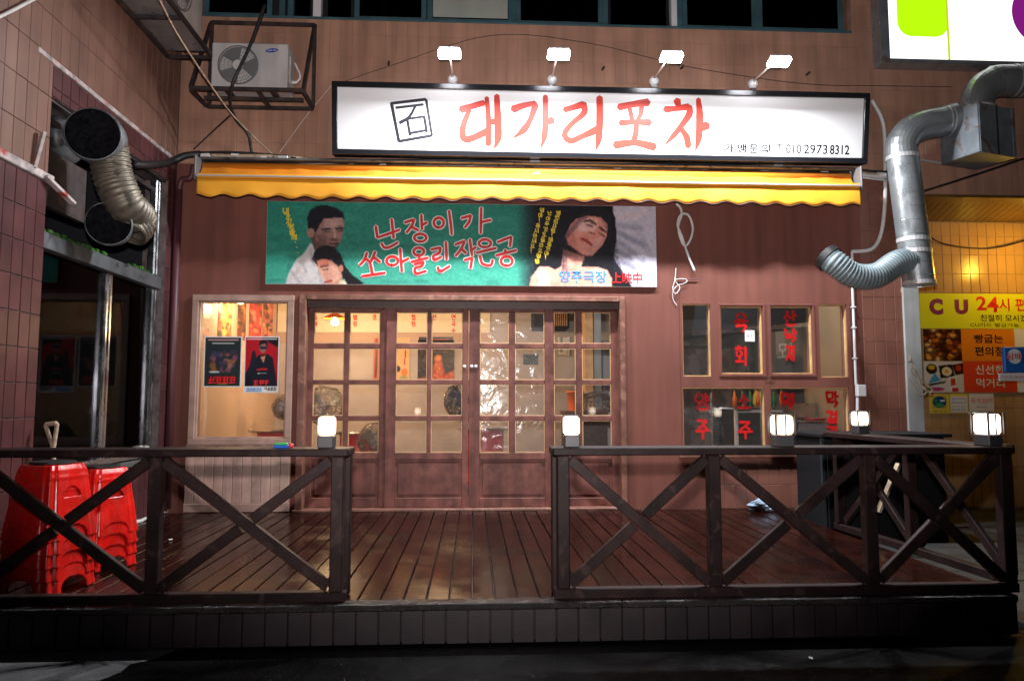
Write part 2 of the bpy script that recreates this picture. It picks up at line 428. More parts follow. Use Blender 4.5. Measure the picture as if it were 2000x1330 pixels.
def oval(cx, cy, rx, ry, n=14, a0=1.7): return [(cx + rx * math.cos(a0 + 2 * math.pi * i / n), cy + ry * math.sin(a0 + 2 * math.pi * i / n)) for i in range(n + 1)]
_O = oval(.5, .5, .46, .46)
JAMO = {
 'ㄱ': [[(0, .9), (.9, .95)], [(.9, .95), (.82, .5), (.6, .02)]], 'ㄴ': [[(.1, 1), (.1, .2)], [(.1, .2), (.5, .12), (1, .25)]],
 'ㄷ': [[(0, .92), (1, .95)], [(.1, .9), (.1, .15)], [(.1, .15), (1, .15)]],
 'ㄹ': [[(0, .95), (.9, .97)], [(.9, .97), (.88, .55)], [(.88, .55), (.08, .5)], [(.08, .5), (.08, .08)], [(.08, .08), (1, .12)]],
 'ㅁ': [[(.08, .95), (.1, .05)], [(.08, .92), (.92, .95)], [(.92, .95), (.9, .05)], [(.1, .08), (.9, .1)]],
 'ㅂ': [[(.08, 1), (.1, .05)], [(.92, 1), (.9, .05)], [(.1, .52), (.9, .54)], [(.1, .08), (.9, .1)]],
 'ㅅ': [[(.5, 1), (.38, .5), (0, 0)], [(.42, .6), (.7, .3), (1, .05)]], 'ㅇ': [_O],
 'ㅈ': [[(0, .93), (.95, .95)], [(.9, .95), (.5, .45), (0, 0)], [(.5, .5), (.75, .25), (1, .02)]],
 'ㅊ': [[(.35, 1.1), (.6, 1.02)], [(0, .83), (.95, .85)], [(.9, .85), (.5, .4), (0, 0)], [(.5, .45), (.75, .22), (1, .02)]],
 'ㅋ': [[(0, .9), (.9, .95)], [(.9, .95), (.82, .5), (.6, .02)], [(0, .5), (.8, .55)]],
 'ㅌ': [[(0, .92), (1, .95)], [(.1, .9), (.1, .1)], [(.1, .52), (.9, .54)], [(.1, .12), (1, .12)]],
 'ㅍ': [[(0, .92), (1, .95)], [(.3, .9), (.35, .12)], [(.7, .9), (.65, .12)], [(0, .1), (1, .12)]],
 'ㅎ': [[(.35, 1.08), (.65, 1.02)], [(.0, .82), (1, .85)], oval(.5, .32, .4, .3)],
 'ㅏ': [[(.3, 1), (.3, 0)], [(.3, .52), (.95, .56)]], 'ㅑ': [[(.3, 1), (.3, 0)], [(.3, .66), (.95, .7)], [(.3, .36), (.95, .4)]],
 'ㅓ': [[(.7, 1), (.7, 0)], [(0, .52), (.7, .54)]], 'ㅕ': [[(.7, 1), (.7, 0)], [(0, .66), (.7, .68)], [(0, .38), (.7, .4)]],
 'ㅐ': [[(.15, .95), (.15, .03)], [(.15, .5), (.8, .52)], [(.8, 1), (.8, 0)]], 'ㅣ': [[(.5, 1), (.52, .5), (.45, 0)]],
 'ㅔ': [[(.45, .95), (.45, .03)], [(0, .5), (.45, .52)], [(.9, 1), (.9, 0)]],
 'ㅗ': [[(.5, 1), (.5, .2)], [(0, .15), (1, .2)]], 'ㅛ': [[(.33, 1), (.33, .2)], [(.66, 1), (.66, .2)], [(0, .15), (1, .2)]],
 'ㅜ': [[(0, .82), (1, .88)], [(.52, .85), (.5, 0)]], 'ㅠ': [[(0, .82), (1, .88)], [(.34, .85), (.28, 0)], [(.66, .85), (.68, 0)]], 'ㅡ': [[(0, .45), (1, .55)]]}
for a, b in (('ㄲ', 'ㄱ'), ('ㅆ', 'ㅅ'), ('ㅃ', 'ㅂ'), ('ㄸ', 'ㄷ'), ('ㅉ', 'ㅈ')):
    JAMO[a] = [[(x * .46, y) for x, y in s] for s in JAMO[b]] + [[(.54 + x * .46, y) for x, y in s] for s in JAMO[b]]
INI = 'ㄱㄲㄴㄷㄸㄹㅁㅂㅃㅅㅆㅇㅈㅉㅊㅋㅌㅍㅎ'
VOW = 'ㅏㅐㅑㅒㅓㅔㅕㅖㅗㅘㅙㅚㅛㅜㅝㅞㅟㅠㅡㅢㅣ'
FIN = ' ㄱㄲㄳㄴㄵㄶㄷㄹㄺㄻㄼㄽㄾㄿㅀㅁㅂㅄㅅㅆㅇㅈㅊㅋㅌㅍㅎ'
COMP = {'ㅘ': 'ㅗㅏ', 'ㅙ': 'ㅗㅐ', 'ㅚ': 'ㅗㅣ', 'ㅝ': 'ㅜㅓ', 'ㅟ': 'ㅜㅣ', 'ㅢ': 'ㅡㅣ'}
def syllable(ch):
    s = ord(ch) - 0xAC00
    if not 0 <= s < 11172: return [[(.5, 1), (.5, .35)], [(.5, .1), (.5, .05)]] if ch == '!' else ([[(.5, .6), (.5, .5)]] if ch == '.' else [])
    i, v, f = INI[s // 588], VOW[(s % 588) // 28], FIN[s % 28]; out = []
    def put(j, x0, x1, y0, y1): out.extend([[(x0 + (x1 - x0) * x, y0 + (y1 - y0) * y) for x, y in st] for st in JAMO.get(j, [])])
    b = .42 if f != ' ' else 0
    if v in 'ㅏㅐㅑㅓㅔㅕㅣ': put(i, 0, .55, b + .04, .97); put(v, .60, 1, b * .8, 1)
    elif v in COMP: put(i, 0, .58, .5 + b * .3, 1); put(COMP[v][0], 0, .66, .2 + b * .5, .5 + b * .3); put(COMP[v][1], .68, 1, b * .8, 1)
    else: put(i, .14, .86, .52 + b * .25, 1); put(v, 0, 1, b, .50 + b * .18)
    if f != ' ': put(f, .12, .92, 0, .36)
    return out
def brush_text(mb, ch, x0, x1, z0, z1, wd, to3, step):
    for k, st in enumerate(syllable(ch)):
        pts = [(x0 + (x1 - x0) * (x + random.uniform(-.02, .02)), z0 + (z1 - z0) * (y + random.uniform(-.02, .02))) for x, y in st]
        ribbon(mb, pts, [wd * 1.1, wd * .9, wd * .75] if len(st) < 8 else [wd * .8, wd * .8], lambda x, z, k=k: to3(x, z, step[0])); step[0] += 1
TMP = bpy.data.scenes.new('type_setting')
def font_text(name, body, rect, y, matn, parent, bold=0., keep=False, align='C'):
    """print set flat on the plane y, filling rect = (x0, x1, z0, z1)"""
    c = bpy.data.curves.new(name, 'FONT'); c.body = body; c.offset = bold; c.resolution_u = 3
    o = bpy.data.objects.new('tmp', c); TMP.collection.objects.link(o); vl = TMP.view_layers[0]; vl.update()
    me = bpy.data.meshes.new_from_object(o.evaluated_get(vl.depsgraph))
    bpy.data.objects.remove(o); n = len(me.vertices); a = np.zeros(n * 3); me.vertices.foreach_get('co', a); a = a.reshape(-1, 3)
    lo, hi = a.min(0), a.max(0); x0, x1, z0, z1 = rect
    sx = (x1 - x0) / max(hi[0] - lo[0], 1e-6); sz = (z1 - z0) / max(hi[1] - lo[1], 1e-6)
    out = np.empty_like(a); out[:, 0] = x0 + (a[:, 0] - lo[0]) * sx; out[:, 2] = z0 + (a[:, 1] - lo[1]) * sz; out[:, 1] = y
    me.vertices.foreach_set('co', out.reshape(-1)); me.name = name; me.materials.clear(); me.update()
    return link(name, me, matn, parent)
def prect(px0, px1, py0, py1, Y):
    a = PY(px0, (py0 + py1) / 2, Y).x; b = PY(px1, (py0 + py1) / 2, Y).x
    return (a, b, PY((px0 + px1) / 2, py1, Y).z, PY((px0 + px1) / 2, py0, Y).z)

def proj(p):
    d = Vector(p) - CAM; z = d.dot(_FW)
    if z < .05: return None
    return 1000 + FPX * d.dot(_R) / z, 665 - FPX * d.dot(_UP) / z, z
_TC = {}
def tiles(parent, org, U, V, Nn, u0, u1, v0, v1, tw, th, matn, joint=.006, thick=.008, skip=(), hide=(), limit=290, name='tile', vo=None, uo=None):
    """one object per tile; skip = (u0,u1,v0,v1) openings cut out of the field; hide = pixel boxes where other things cover the wall"""
    org, U, V, Nn = Vector(org), Vector(U), Vector(V), Vector(Nn)
    cand = []
    us = uo if uo is not None else u0; vs = vo if vo is not None else v0
    i0 = math.floor((u0 - us) / tw); j0 = math.floor((v0 - vs) / th)
    for i in range(i0, int((u1 - us) / tw) + 2):
        for j in range(j0, int((v1 - vs) / th) + 2):
            a0, a1 = max(u0, us + i * tw), min(u1, us + (i + 1) * tw); b0, b1 = max(v0, vs + j * th), min(v1, vs + (j + 1) * th)
            if a1 - a0 < .02 or b1 - b0 < .02: continue
            rects = [(a0, a1, b0, b1)]
            for s in skip:
                new = []
                for (c0, c1, d0, d1) in rects:
                    if s[0] >= c1 or s[1] <= c0 or s[2] >= d1 or s[3] <= d0: new.append((c0, c1, d0, d1)); continue
                    if c0 < s[0]: new.append((c0, s[0], d0, d1))
                    if s[1] < c1: new.append((s[1], c1, d0, d1))
                    m0, m1 = max(c0, s[0]), min(c1, s[1])
                    if d0 < s[2]: new.append((m0, m1, d0, s[2]))
                    if s[3] < d1: new.append((m0, m1, s[3], d1))
                rects = new
            for r in rects:
                if r[1] - r[0] > .02 and r[3] - r[2] > .02: cand.append(r)
    vis = []; rest = []
    for r in cand:
        c = org + U * ((r[0] + r[1]) / 2) + V * ((r[2] + r[3]) / 2); q = proj(c)
        ok = q and -5 < q[0] < 2005 and -5 < q[1] < 1335 and not any(h[0] < q[0] < h[1] and h[2] < q[1] < h[3] for h in hide)
        (vis if ok else rest).append((q[2] if q else 99, r))
    vis.sort(key=lambda t: (t[0] / ((t[1][1] - t[1][0]) * (t[1][3] - t[1][2])) ** .5)); rest += vis[limit:]; vis = vis[:limit]
    def mk(w_, h_):
        k = (round(w_, 3), round(h_, 3), round(thick, 4), tuple(round(x, 3) for x in (*U, *V)), matn)
        if k not in _TC:
            mb = MB(); m = Matrix((U, V, Nn)).transposed().to_4x4()
            mb.box(-w_ / 2 + joint / 2, w_ / 2 - joint / 2, -h_ / 2 + joint / 2, h_ / 2 - joint / 2, -.004, thick, .0025, m)
            me = bpy.data.meshes.new(name); me.from_pydata([tuple(p) for p in mb.v], [], mb.f); me.materials.append(MAT[matn]); me.update(); _TC[k] = me
        return _TC[k]
    for _, r in vis:
        c = org + U * ((r[0] + r[1]) / 2) + V * ((r[2] + r[3]) / 2) + Nn * random.uniform(0, .0015)
        link(name, mk(r[1] - r[0], r[3] - r[2]), None, parent, loc=c)
    if rest:
        mb = MB(); m = Matrix((U, V, Nn)).transposed().to_4x4()
        for _, r in rest:
            c = org + U * ((r[0] + r[1]) / 2) + V * ((r[2] + r[3]) / 2); m2 = Matrix.Translation(c) @ m; w_ = r[1] - r[0]; h_ = r[3] - r[2]
            mb.box(-w_ / 2 + joint / 2, w_ / 2 - joint / 2, -h_ / 2 + joint / 2, h_ / 2 - joint / 2, -.004, thick, 0, m2)
        o = mb.build('covered_tiling', matn, parent); o['kind'] = 'stuff'
def holed(mb, axis, a0, a1, b0, b1, holes, d0, d1):
    """slab over (a, z) with rectangular holes; axis 'y' = slab facing Y (a is x), axis 'x' = facing X (a is y)"""
    xs = sorted({a0, a1, *[h[0] for h in holes], *[h[1] for h in holes]}); xs = [x for x in xs if a0 <= x <= a1]
    for x0, x1 in zip(xs[:-1], xs[1:]):
        hs = sorted([(h[2], h[3]) for h in holes if h[0] <= x0 + 1e-6 and h[1] >= x1 - 1e-6]); z = b0
        for h in hs + [(b1, b1)]:
            if h[0] > z + 1e-4:
                if axis == 'y': mb.box(x0, x1, d0, d1, z, h[0])
                else: mb.box(d0, d1, x0, x1, z, h[0])
            z = max(z, h[1])
    return mb

# ================================================================== SETTING
g = MB().box(-70, 70, -60, 80, -.3, 0).build('ground', 'asphalt'); tag(g, kind='structure')
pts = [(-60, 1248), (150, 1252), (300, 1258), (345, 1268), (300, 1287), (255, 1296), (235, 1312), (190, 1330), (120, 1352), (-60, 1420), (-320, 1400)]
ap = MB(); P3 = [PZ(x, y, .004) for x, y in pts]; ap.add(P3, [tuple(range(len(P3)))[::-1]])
tag(ap.build('painted_light_patch', 'concrete_and_lit_patch'), kind='structure')  # paler ground colour stands in for a pool of light
# paving of the shop next door
pv = MB().box(3.25, 9.5, 4.3, 8.85, -.05, .03).build('pavement', 'paving'); tag(pv, kind='structure')
tiles(pv, (0, 0, .03), (1, 0, 0), (0, 1, 0), (0, 0, 1), 3.25, 6.2, 5.3, 8.8, .30, .30, 'paving', .008, .006, name='paver', limit=120)

# ------------------------------------------------------------------ wooden deck
DX0, DX1, DY0 = XL + .01, fx(1985, 1140, 4.17), 4.17
deck = thing('wooden_deck', 'dark brown wet plank terrace deck in front of the eatery', 'deck', (0, 6, 0))
sub = part('subframe', MB().box(DX0, DX1, DY0 + .06, F - .03, .01, DZ - .034), 'skirt_wood', deck)
pw = .128; n = int((DX1 - DX0) / pw) + 1
for i in range(n):
    x0 = DX0 + i * pw; x1 = min(x0 + pw - .008, DX1)
    if x1 - x0 < .03: continue
    mb = MB(); z = random.uniform(-.003, .002); mb.box(x0 + random.uniform(0, .002), x1, DY0 + .085, F - .012 - random.uniform(0, .02), DZ - .03, DZ + z, .004); part('plank', mb, 'deck_wood', deck)
xe = DX0
while xe < DX1:
    x2 = min(xe + 1.95, DX1); part('edge_board', MB().box(xe, x2 - .004, DY0 - .02, DY0 + .08, DZ - .035, DZ + .003, .005), 'deck_edge', deck); xe = x2
sw = .122; i = 0; x = DX0
while x < DX1:
    part('skirt_board', MB().box(x, min(x + sw - .006, DX1), DY0 + random.uniform(0, .003), DY0 + .02, .012, DZ - .037, .003), 'skirt_wood', deck); x += sw

# ------------------------------------------------------------------ the main building
ZB = fz(330, 1000)      # bottom of the beige tiled band
shop = thing('shop_building', 'brown painted eatery front under a beige tiled upper storey', 'building', (0, F, 0))
# openings on the facade plane
PW = (fx(374), fx(573), fz(868, 470), fz(577, 470))             # picture window
DR = (fx(583), fx(1221), DZ + .02, fz(578, 900))                # sliding doors
KW = (fx(1329), fx(1662), fz(886, 1500), fz(590, 1500))         # kitchen window
XT = fx(1688); XE = fx(1772)                                     # painted tile pier at the end
XR = 9.5; ZT = 7.4
ZH = PY(1900, 381, F).z                                          # porch lintel
low = MB(); holed(low, 'y', XL, XT, DZ - .2, ZB, [PW, (DR[0], DR[1], DZ - .2, DR[3]), KW], F, F + .2)
wall = part('shopfront_wall', low, 'brown_paint', shop)
UW = (fx(392, 20), fx(1662, 20), fz(48, 1000), ZT)               # first-floor window band
up = MB(); holed(up, 'y', XL - 4, XR, ZB, ZT, [(UW[0], UW[1], UW[2], ZT - .05), (XE, XR, ZB, ZH)], F + .004, F + .24)
upw = part('upper_wall', up, 'beige_joint', shop)
tiles(upw, (0, F + .004, 0), (1, 0, 0), (0, 0, 1), (0, -1, 0), XL + .001, fx(2040, 200), fz(331, 1000), ZT - .1, .118, .24, 'beige_tile', .0025, .003,
      skip=[(UW[0] - .0, UW[1] + .0, UW[2], ZT), (XE, XR, 0, ZH), (fx(640), fx(1710), 0, fz(318, 1000))], hide=[(655, 1690, 170, 310), (1720, 2000, -50, 125)], limit=298)
lin_ = part('porch_lintel', MB().box(XE, XR, F + .005, F + .24, ZH, ZB - .0005), 'beige_joint', shop)
tiles(lin_, (0, F + .005, 0), (1, 0, 0), (0, 0, 1), (0, -1, 0), XE, fx(2040, 300), ZH, ZB, .118, .24, 'beige_tile', .003, .006)
# strip of old purple tile between sign and awning
st = part('tile_strip', MB().box(fx(640), fx(1710), F - .004, F + .003, ZB, fz(319, 1000)), 'purple_joint', shop)
tiles(st, (0, F - .004, 0), (1, 0, 0), (0, 0, 1), (0, -1, 0), fx(640), fx(1710), ZB, fz(319, 1000), .06, .115, 'purple_tile', .005, .005, limit=110)
# painted tile pier right of the kitchen window
pier = part('tiled_pier', MB().box(XT, XE, F, F + .3, 0, ZB), 'brown_joint', shop)
tiles(pier, (0, F, 0), (1, 0, 0), (0, 0, 1), (0, -1, 0), XT, XE, .05, ZB, .118, .24, 'brown_tile', .005, .007)
# painted tiles below the kitchen window
bt = part('tiled_dado', MB().box(fx(1392, 940), XT - .002, F - .012, F - .002, DZ, KW[2] - .035), 'brown_joint', shop)
tiles(bt, (0, F - .012, 0), (1, 0, 0), (0, 0, 1), (0, -1, 0), fx(1392, 940), XT - .002, DZ, KW[2] - .035, .118, .24, 'brown_tile', .005, .006)
part('window_ledge', MB().box(fx(1322), XT - .01, F - .05, F - .001, KW[2] - .033, KW[2] - .004, .004), 'frame_wood', shop)
part('threshold', MB().box(DR[0] - .02, DR[1] + .02, F - .045, F + .19, DZ - .002, DZ + .022, .004), 'frame_wood', shop)

# --- picture window with boarded panel below
pwf = part('picture_window', MB(), 'pale_frame', shop)
def ring(mb, r, t, y0, y1, c=.004):
    mb.box(r[0], r[1], y0, y1, r[3] - t, r[3], c); mb.box(r[0], r[1], y0, y1, r[2], r[2] + t, c)
    mb.box(r[0], r[0] + t, y0 + .001, y1, r[2] + t, r[3] - t, c); mb.box(r[1] - t, r[1], y0 + .001, y1, r[2] + t, r[3] - t, c); return mb
part('frame', ring(MB(), PW, .062, F - .035, F + .12), 'pale_frame', pwf)
r2 = (PW[0] + .062, PW[1] - .062, PW[2] + .062, PW[3] - .062)
part('bead', ring(MB(), r2, .016, F - .012, F + .05, .002), 'pale_frame', pwf)
part('pane', MB().box(r2[0] + .01, r2[1] - .01, F + .010, F + .016, r2[2] + .01, r2[3] - .01), 'clear_glass', pwf)
bp = part('boarded_panel', MB().box(PW[0] - .02, PW[1], F - .012, F - .002, DZ + .002, PW[2]), 'pale_frame', shop)
k = 11
for i in range(k):
    a = PW[0] - .015 + (PW[1] - PW[0] + .01) * i / k; b = a + (PW[1] - PW[0] + .01) / k - .005
    part('board', MB().box(a, b, F - .024, F - .011, DZ + .09, PW[2] - .004, .003), 'pale_board', bp)
part('skirting', MB().box(PW[0] - .02, PW[1], F - .03, F - .010, DZ + .004, DZ + .088, .004), 'pale_frame', bp)

# --- sliding doors
df = part('door_frame', MB(), 'frame_wood', shop)
part('casing', MB().box(DR[0] - .0, DR[0] + .075, F - .04, F + .19, DZ + .022, DR[3], .006), 'frame_wood', df)
part('casing', MB().box(DR[1] - .06, DR[1], F - .04, F + .19, DZ + .022, DR[3], .006), 'frame_wood', df)
part('header', MB().box(DR[0] + .075, DR[1] - .06, F - .042, F + .19, DR[3] - .055, DR[3], .006), 'frame_wood', df)
part('track', MB().box(DR[0] + .075, DR[1] - .06, F + .035, F + .18, DR[3] - .13, DR[3] - .056), 'door_dark', df)
rows = [(610, 671), (680, 742), (750, 812), (821, 884)]
def sliding_door(px0, px1, cols, y, gl, label, grips=()):
    d = part('sliding_door', MB(), 'door_wood', shop, label); th = .034
    def X(p): return fx(p, 750, y)
    def Z(p): return fz(p, (px0 + px1) / 2, y)
    x0, x1 = X(px0), X(px1); zt = DR[3] - .065 if y < F + .05 else DR[3] - .135; zb = DZ + .024
    cx = [(X(a), X(b)) for a, b in cols]; rz = [(Z(b), Z(a)) for a, b in rows]
    part('stile', MB().box(x0, cx[0][0], y, y + th, zb, zt, .004), 'door_wood', d)
    part('stile', MB().box(cx[1][1], x1, y, y + th, zb, zt, .004), 'door_wood', d)
    a, b = cx[0][0] + .0004, cx[1][1] - .0004
    part('top_rail', MB().box(a, b, y + .002, y + th, rz[0][1], zt, .003), 'door_wood', d)
    part('muntin', MB().box(cx[0][1], cx[1][0], y + .003, y + th - .002, rz[3][0], rz[0][1] - .0005, .004), 'door_wood', d)
    for k in range(3): part('glazing_bar', MB().box(a, b, y + .005, y + th - .004, rz[k + 1][1], rz[k][0], .004), 'door_wood', d)
    zp = Z(897); zq = Z(972)
    part('mid_rail', MB().box(a, b, y + .002, y + th, zp, rz[3][0] - .0005, .004), 'door_wood', d)
    part('bottom_rail', MB().box(a, b, y + .002, y + th, zb, zq, .004), 'door_wood', d)
    part('wood_panel', MB().box(a + .03, b - .03, y + .014, y + th - .01, zq + .03, zp - .03, .008).box(a, b, y + .022, y + th - .004, zq, zp), 'door_wood', d)
    for (p, q) in cx:
        for (u, v) in rz:
            part('pane', MB().box(p + .003, q - .003, y + .020, y + .024, u + .003, v - .003), gl, d)
            part('bead', ring(MB(), (p + .0008, q - .0008, u + .0008, v - .0008), .009, y + .009, y + .0195, .0), 'lit_edge_bead', d)  # lighter bead colour paints the room's light along the pane edges
    for gpx in grips:
        gx = X(gpx); gz = Z(716)
        part('grip', MB().lathe([(.0, 0), (.016, 0), (.018, .012), (.013, .02), (.0, .02)], 14, Matrix.Translation((gx, y, gz)) @ Matrix.Rotation(math.pi / 2, 4, 'X'), caps=False), 'pvc_white', d, smooth=True)
    return d
sliding_door(600, 757, [(611, 671), (681, 741)], F + .088, 'clear_glass', 'brown glazed sliding door at the poster window end, on the rear track')
sliding_door(753, 915, [(773, 834), (842, 903)], F + .046, 'clear_glass', 'brown glazed sliding door on the front track beside the rear poster-end door', (907,))
sliding_door(916, 1081, [(937, 994), (1006, 1064)], F + .046, 'film_glass', 'brown glazed sliding door with wrinkled plastic film over its panes', (921, 929))
sliding_door(1066, 1211, [(1082, 1125), (1137, 1194)], F + .088, 'clear_glass', 'brown glazed sliding door at the kitchen window end, on the rear track')

# --- kitchen window
kw = part('kitchen_window', MB(), 'brown_paint', shop)
panes = [(1333, 1388, 594, 735), (1408, 1489, 599, 730), (1506, 1586, 599, 730), (1600, 1655, 595, 737), (1334, 1494, 757, 876), (1506, 1659, 757, 876)]
hol = []
for a, b, c, d in panes:
    m = (a + b) / 2; hol.append((fx(a, (c + d) / 2), fx(b, (c + d) / 2), fz(d, m), fz(c, m)))
part('frame', holed(MB(), 'y', KW[0], KW[1], KW[2], KW[3], hol, F - .012, F + .09), 'brown_paint', kw)
for (a, b, c, d), h in zip(panes, hol):
    part('pane', MB().box(h[0] + .001, h[1] - .001, F + .055, F + .060, h[2] + .001, h[3] - .001), 'clear_glass', kw)
    part('bead', ring(MB(), (h[0] + .0006, h[1] - .0006, h[2] + .0006, h[3] - .0006), .010, F + .012, F + .054, 0), 'raw_wood', kw)
for h in hol[1:3]:
    e = .030; rr = (h[0] - e, h[1] + e, h[2] - e, h[3] + e)
    sash = MB(); t = .024; ring(sash, rr, t, F - .024, F - .0125, .003); part('sash', sash, 'brown_paint', kw)
for px in (1493, 1503): p = PY(px, 737, F); part('latch', MB().box(p.x - .012, p.x + .012, F - .034, F - .025, p.z - .004, p.z + .004, .002), 'steel', kw)
# red brush lettering on the kitchen glass: crop coordinates of each syllable
S = 440 / 1721
wl = [('육', 605, 710, 205, 345), ('회', 615, 705, 462, 605), ('산', 985, 1082, 185, 298), ('낙', 990, 1082, 322, 420), ('지', 1000, 1072, 450, 565),
      ('양', 305, 415, 815, 940), ('주', 310, 415, 1018, 1162), ('소', 630, 730, 825, 932), ('주', 635, 742, 1030, 1162), ('맥', 965, 1062, 812, 935),
      ('막', 1305, 1405, 800, 918), ('걸', 1310, 1395, 950, 1040), ('리', 1315, 1395, 1065, 1150)]
for ch, a, b, c, d in wl:
    mb = MB(); stp = [0]; r = prect(1280 + a * S, 1280 + b * S, 560 + c * S, 560 + d * S, F + .05)
    brush_text(mb, ch, *r, .030, lambda x, z, k: Vector((x, F + .0535 - .0002 * k, z)), stp); part('lettering', mb, 'window_red', kw)
stk = part('sticker', MB().box(*prect(1455, 1474, 645, 667, F + .05)[:2], F + .050, F + .0535, *prect(1455, 1474, 645, 667, F + .05)[2:]), 'notice_white', kw)
rr = prect(1459, 1469, 652, 660, F + .05)
font_text('lettering', 'ㅂㅏ', rr, F + .0495, 'cu_purple', kw)

# --- first-floor windows
ub = thing('window_band', 'teal framed first-floor window band above the white sign', 'window', (0, F, UW[2]))
part('night_interior', MB().box(UW[0] - .2, UW[1] + .2, F + .5, F + .55, UW[2] - .2, ZT), 'night_room', ub)
part('sill', MB().box(UW[0], UW[1], F - .01, F + .23, UW[2] + .0, UW[2] + .025, .004), 'teal_frame', ub)
marks = [392, 470, 560, 612, 690, 838, 995, 1180, 1192, 1312, 1332, 1480, 1660]
sashes = [(393, 528, 'tinted_glass'), (569, 606, 'dark'), (634, 686, 'dark'), (690, 832, 'tinted_glass'), (834, 1003, 'blind'), (1008, 1180, 'tinted_glass'), (1192, 1308, 'dark'), (1336, 1482, 'tinted_glass'), (1484, 1652, 'tinted_glass')]
for a, b, kd in sashes:
    x0, x1 = fx(a, 20), fx(b, 20); r = (x0, x1, UW[2] + .026, ZT - .06)
    s_ = part('sash', MB(), 'teal_frame', ub)
    if kd != 'dark': part('frame', ring(MB(), r, .055, F + .06, F + .11), 'teal_frame', s_)
    part('pane', MB().box(x0 + .02, x1 - .02, F + .08, F + .086, r[2] + .02, r[3] - .02), 'night_glass' if kd != 'tinted_glass' else 'tinted_glass', s_)
    if kd == 'blind': part('blind', MB().box(x0 + .06, x1 - .06, F + .075, F + .079, r[2] + .075, r[3]), 'blind', s_)
for px, wd in ((618, .085), (1318, .065)): x = fx(px, 20); part('mullion', MB().box(x - wd / 2, x + wd / 2, F + .02, F + .12, UW[2] + .026, ZT - .06, .005), 'pvc_white', ub)
for px in (548, 565, 1004, 1184, 1330, 1483): x = fx(px, 20); part('mullion', MB().box(x - .03, x + .03, F + .05, F + .13, UW[2] + .026, ZT - .06, .004), 'teal_frame', ub)
x = fx(745, 10); part('pole', MB().box(x - .03, x + .03, F + .25, F + .28, UW[2] + .05, ZT), 'grey_column', ub)

# ------------------------------------------------------------------ left wing
wing = thing('side_building', 'wing with beige and purple tiles and a dark window, beside the deck', 'building', (XL, 6, 0))
OY0, OY1, OZ0, OZ1 = 5.37, 7.44, .80, 3.55
ww = MB(); holed(ww, 'x', 2.2, F + .003, 0, 8.5, [(OY0, OY1, OZ0, OZ1)], XL - .22, XL)
wwall = part('wing_wall', ww, 'purple_joint', wing)
tiles(wwall, (XL, 0, 0), (0, 1, 0), (0, 0, 1), (1, 0, 0), 4.2, OY0, DZ + .02, 2.90, .12, .24, 'purple_tile', .007, .008, vo=.26, uo=OY0 - .12 * 12, limit=200)
tiles(wwall, (XL, 0, 0), (0, 1, 0), (0, 0, 1), (1, 0, 0), OY0, F - .02, DZ + .02, 3.78, .12, .24, 'purple_tile', .007, .008, vo=.26,
      skip=[(OY0, OY1, OZ0 - .02, OZ1)], limit=200)
tiles(wwall, (XL, 0, 0), (0, 1, 0), (0, 0, 1), (1, 0, 0), 4.2, F - .02, 2.97, 6.6, .125, .30, 'wing_tile', .004, .008, skip=[(OY0, F, 0, 3.83)], vo=3.83, limit=298)
part('drip_trim', MB().box(XL - .01, XL + .018, OY0 - .2, F - .03, 3.785, 3.825, .004), 'trim_red', wing)
part('drip_trim', MB().box(XL - .01, XL + .03, 4.2, OY0 + .05, 2.905, 2.965, .006), 'trim_red', wing)
part('stone_sill', MB().box(XL - .2, XL + .05, OY0 - .03, OY1 + .03, OZ0 - .05, OZ0 + .0, .006), 'concrete_and_lit_patch', wing)
mb = MB()
sp = []
for i in range(26): y = 5.3 + i * (F - 5.32) / 25; sp.append((XL + .025 + random.uniform(-.006, .008), y, DZ + .012 + random.uniform(-.004, .006)))
part('sealant_bead', mb.tube(sp, .016, 8, radii=[random.uniform(.010, .024) for _ in sp]), 'sealant', wing, smooth=True)
win = part('window', MB(), 'steel', wing)
ZM = 2.44
my = PX(207, 600, XL - .08).y
for y0, y1 in ((my - .055, my - .005), (my + .005, my + .055), (OY1 - .11, OY1 - .055), (OY1 - .05, OY1)):
    part('mullion', MB().box(XL - .13, XL - .055, y0, y1, OZ0, ZM if y0 < 7 else OZ1, .012), 'steel', win)
part('transom', MB().box(XL - .14, XL - .02, OY0, OY1, ZM, ZM + .12, .006), 'old_galvanised', win)
part('ledge', MB().box(XL - .14, XL - .03, OY0, OY1, OZ0 + .001, OZ0 + .05, .004), 'steel', win)
part('pane', MB().box(XL - .100, XL - .094, OY0, my, OZ0 + .05, ZM), 'tinted_glass', win)
part('pane', MB().box(XL - .100, XL - .094, my, OY1, OZ0 + .05, ZM), 'tinted_glass', win)
nr = MB(); nr.box(XL - 2.2, XL - 2.1, OY0 - .3, OY1 + .2, 0, OZ1 + .2); nr.box(XL - 2.2, XL - .22, OY0 - .3, OY0 - .2, 0, OZ1 + .2); nr.box(XL - 2.2, XL - .22, OY1 + .1, OY1 + .2, 0, OZ1 + .2)
nr.box(XL - 2.2, XL - .22, OY0 - .3, OY1 + .2, OZ1 + .1, OZ1 + .2); nr.box(XL - 2.2, XL - .22, OY0 - .3, OY1 + .2, .0, .1)
part('dark_room', nr, 'night_room', wing)
ms = MB()
for (a, b) in ((OY0 + .02, OY0 + .55), (my - .5, my - .1), (OY1 - .62, OY1 - .12)):
    for k in range(40):
        y = random.uniform(a, b); hh = .012 + .03 * random.random() * (1 - abs((y - (a + b) / 2) / (b - a)))
        xx = XL - .07 + random.uniform(-.045, .045); ms.box(xx - .012, xx + .012, y - .02, y + .02, ZM + .118, ZM + .122 + hh, .006)
mo = part('moss', ms, 'moss', wing); mo['kind'] = 'stuff'
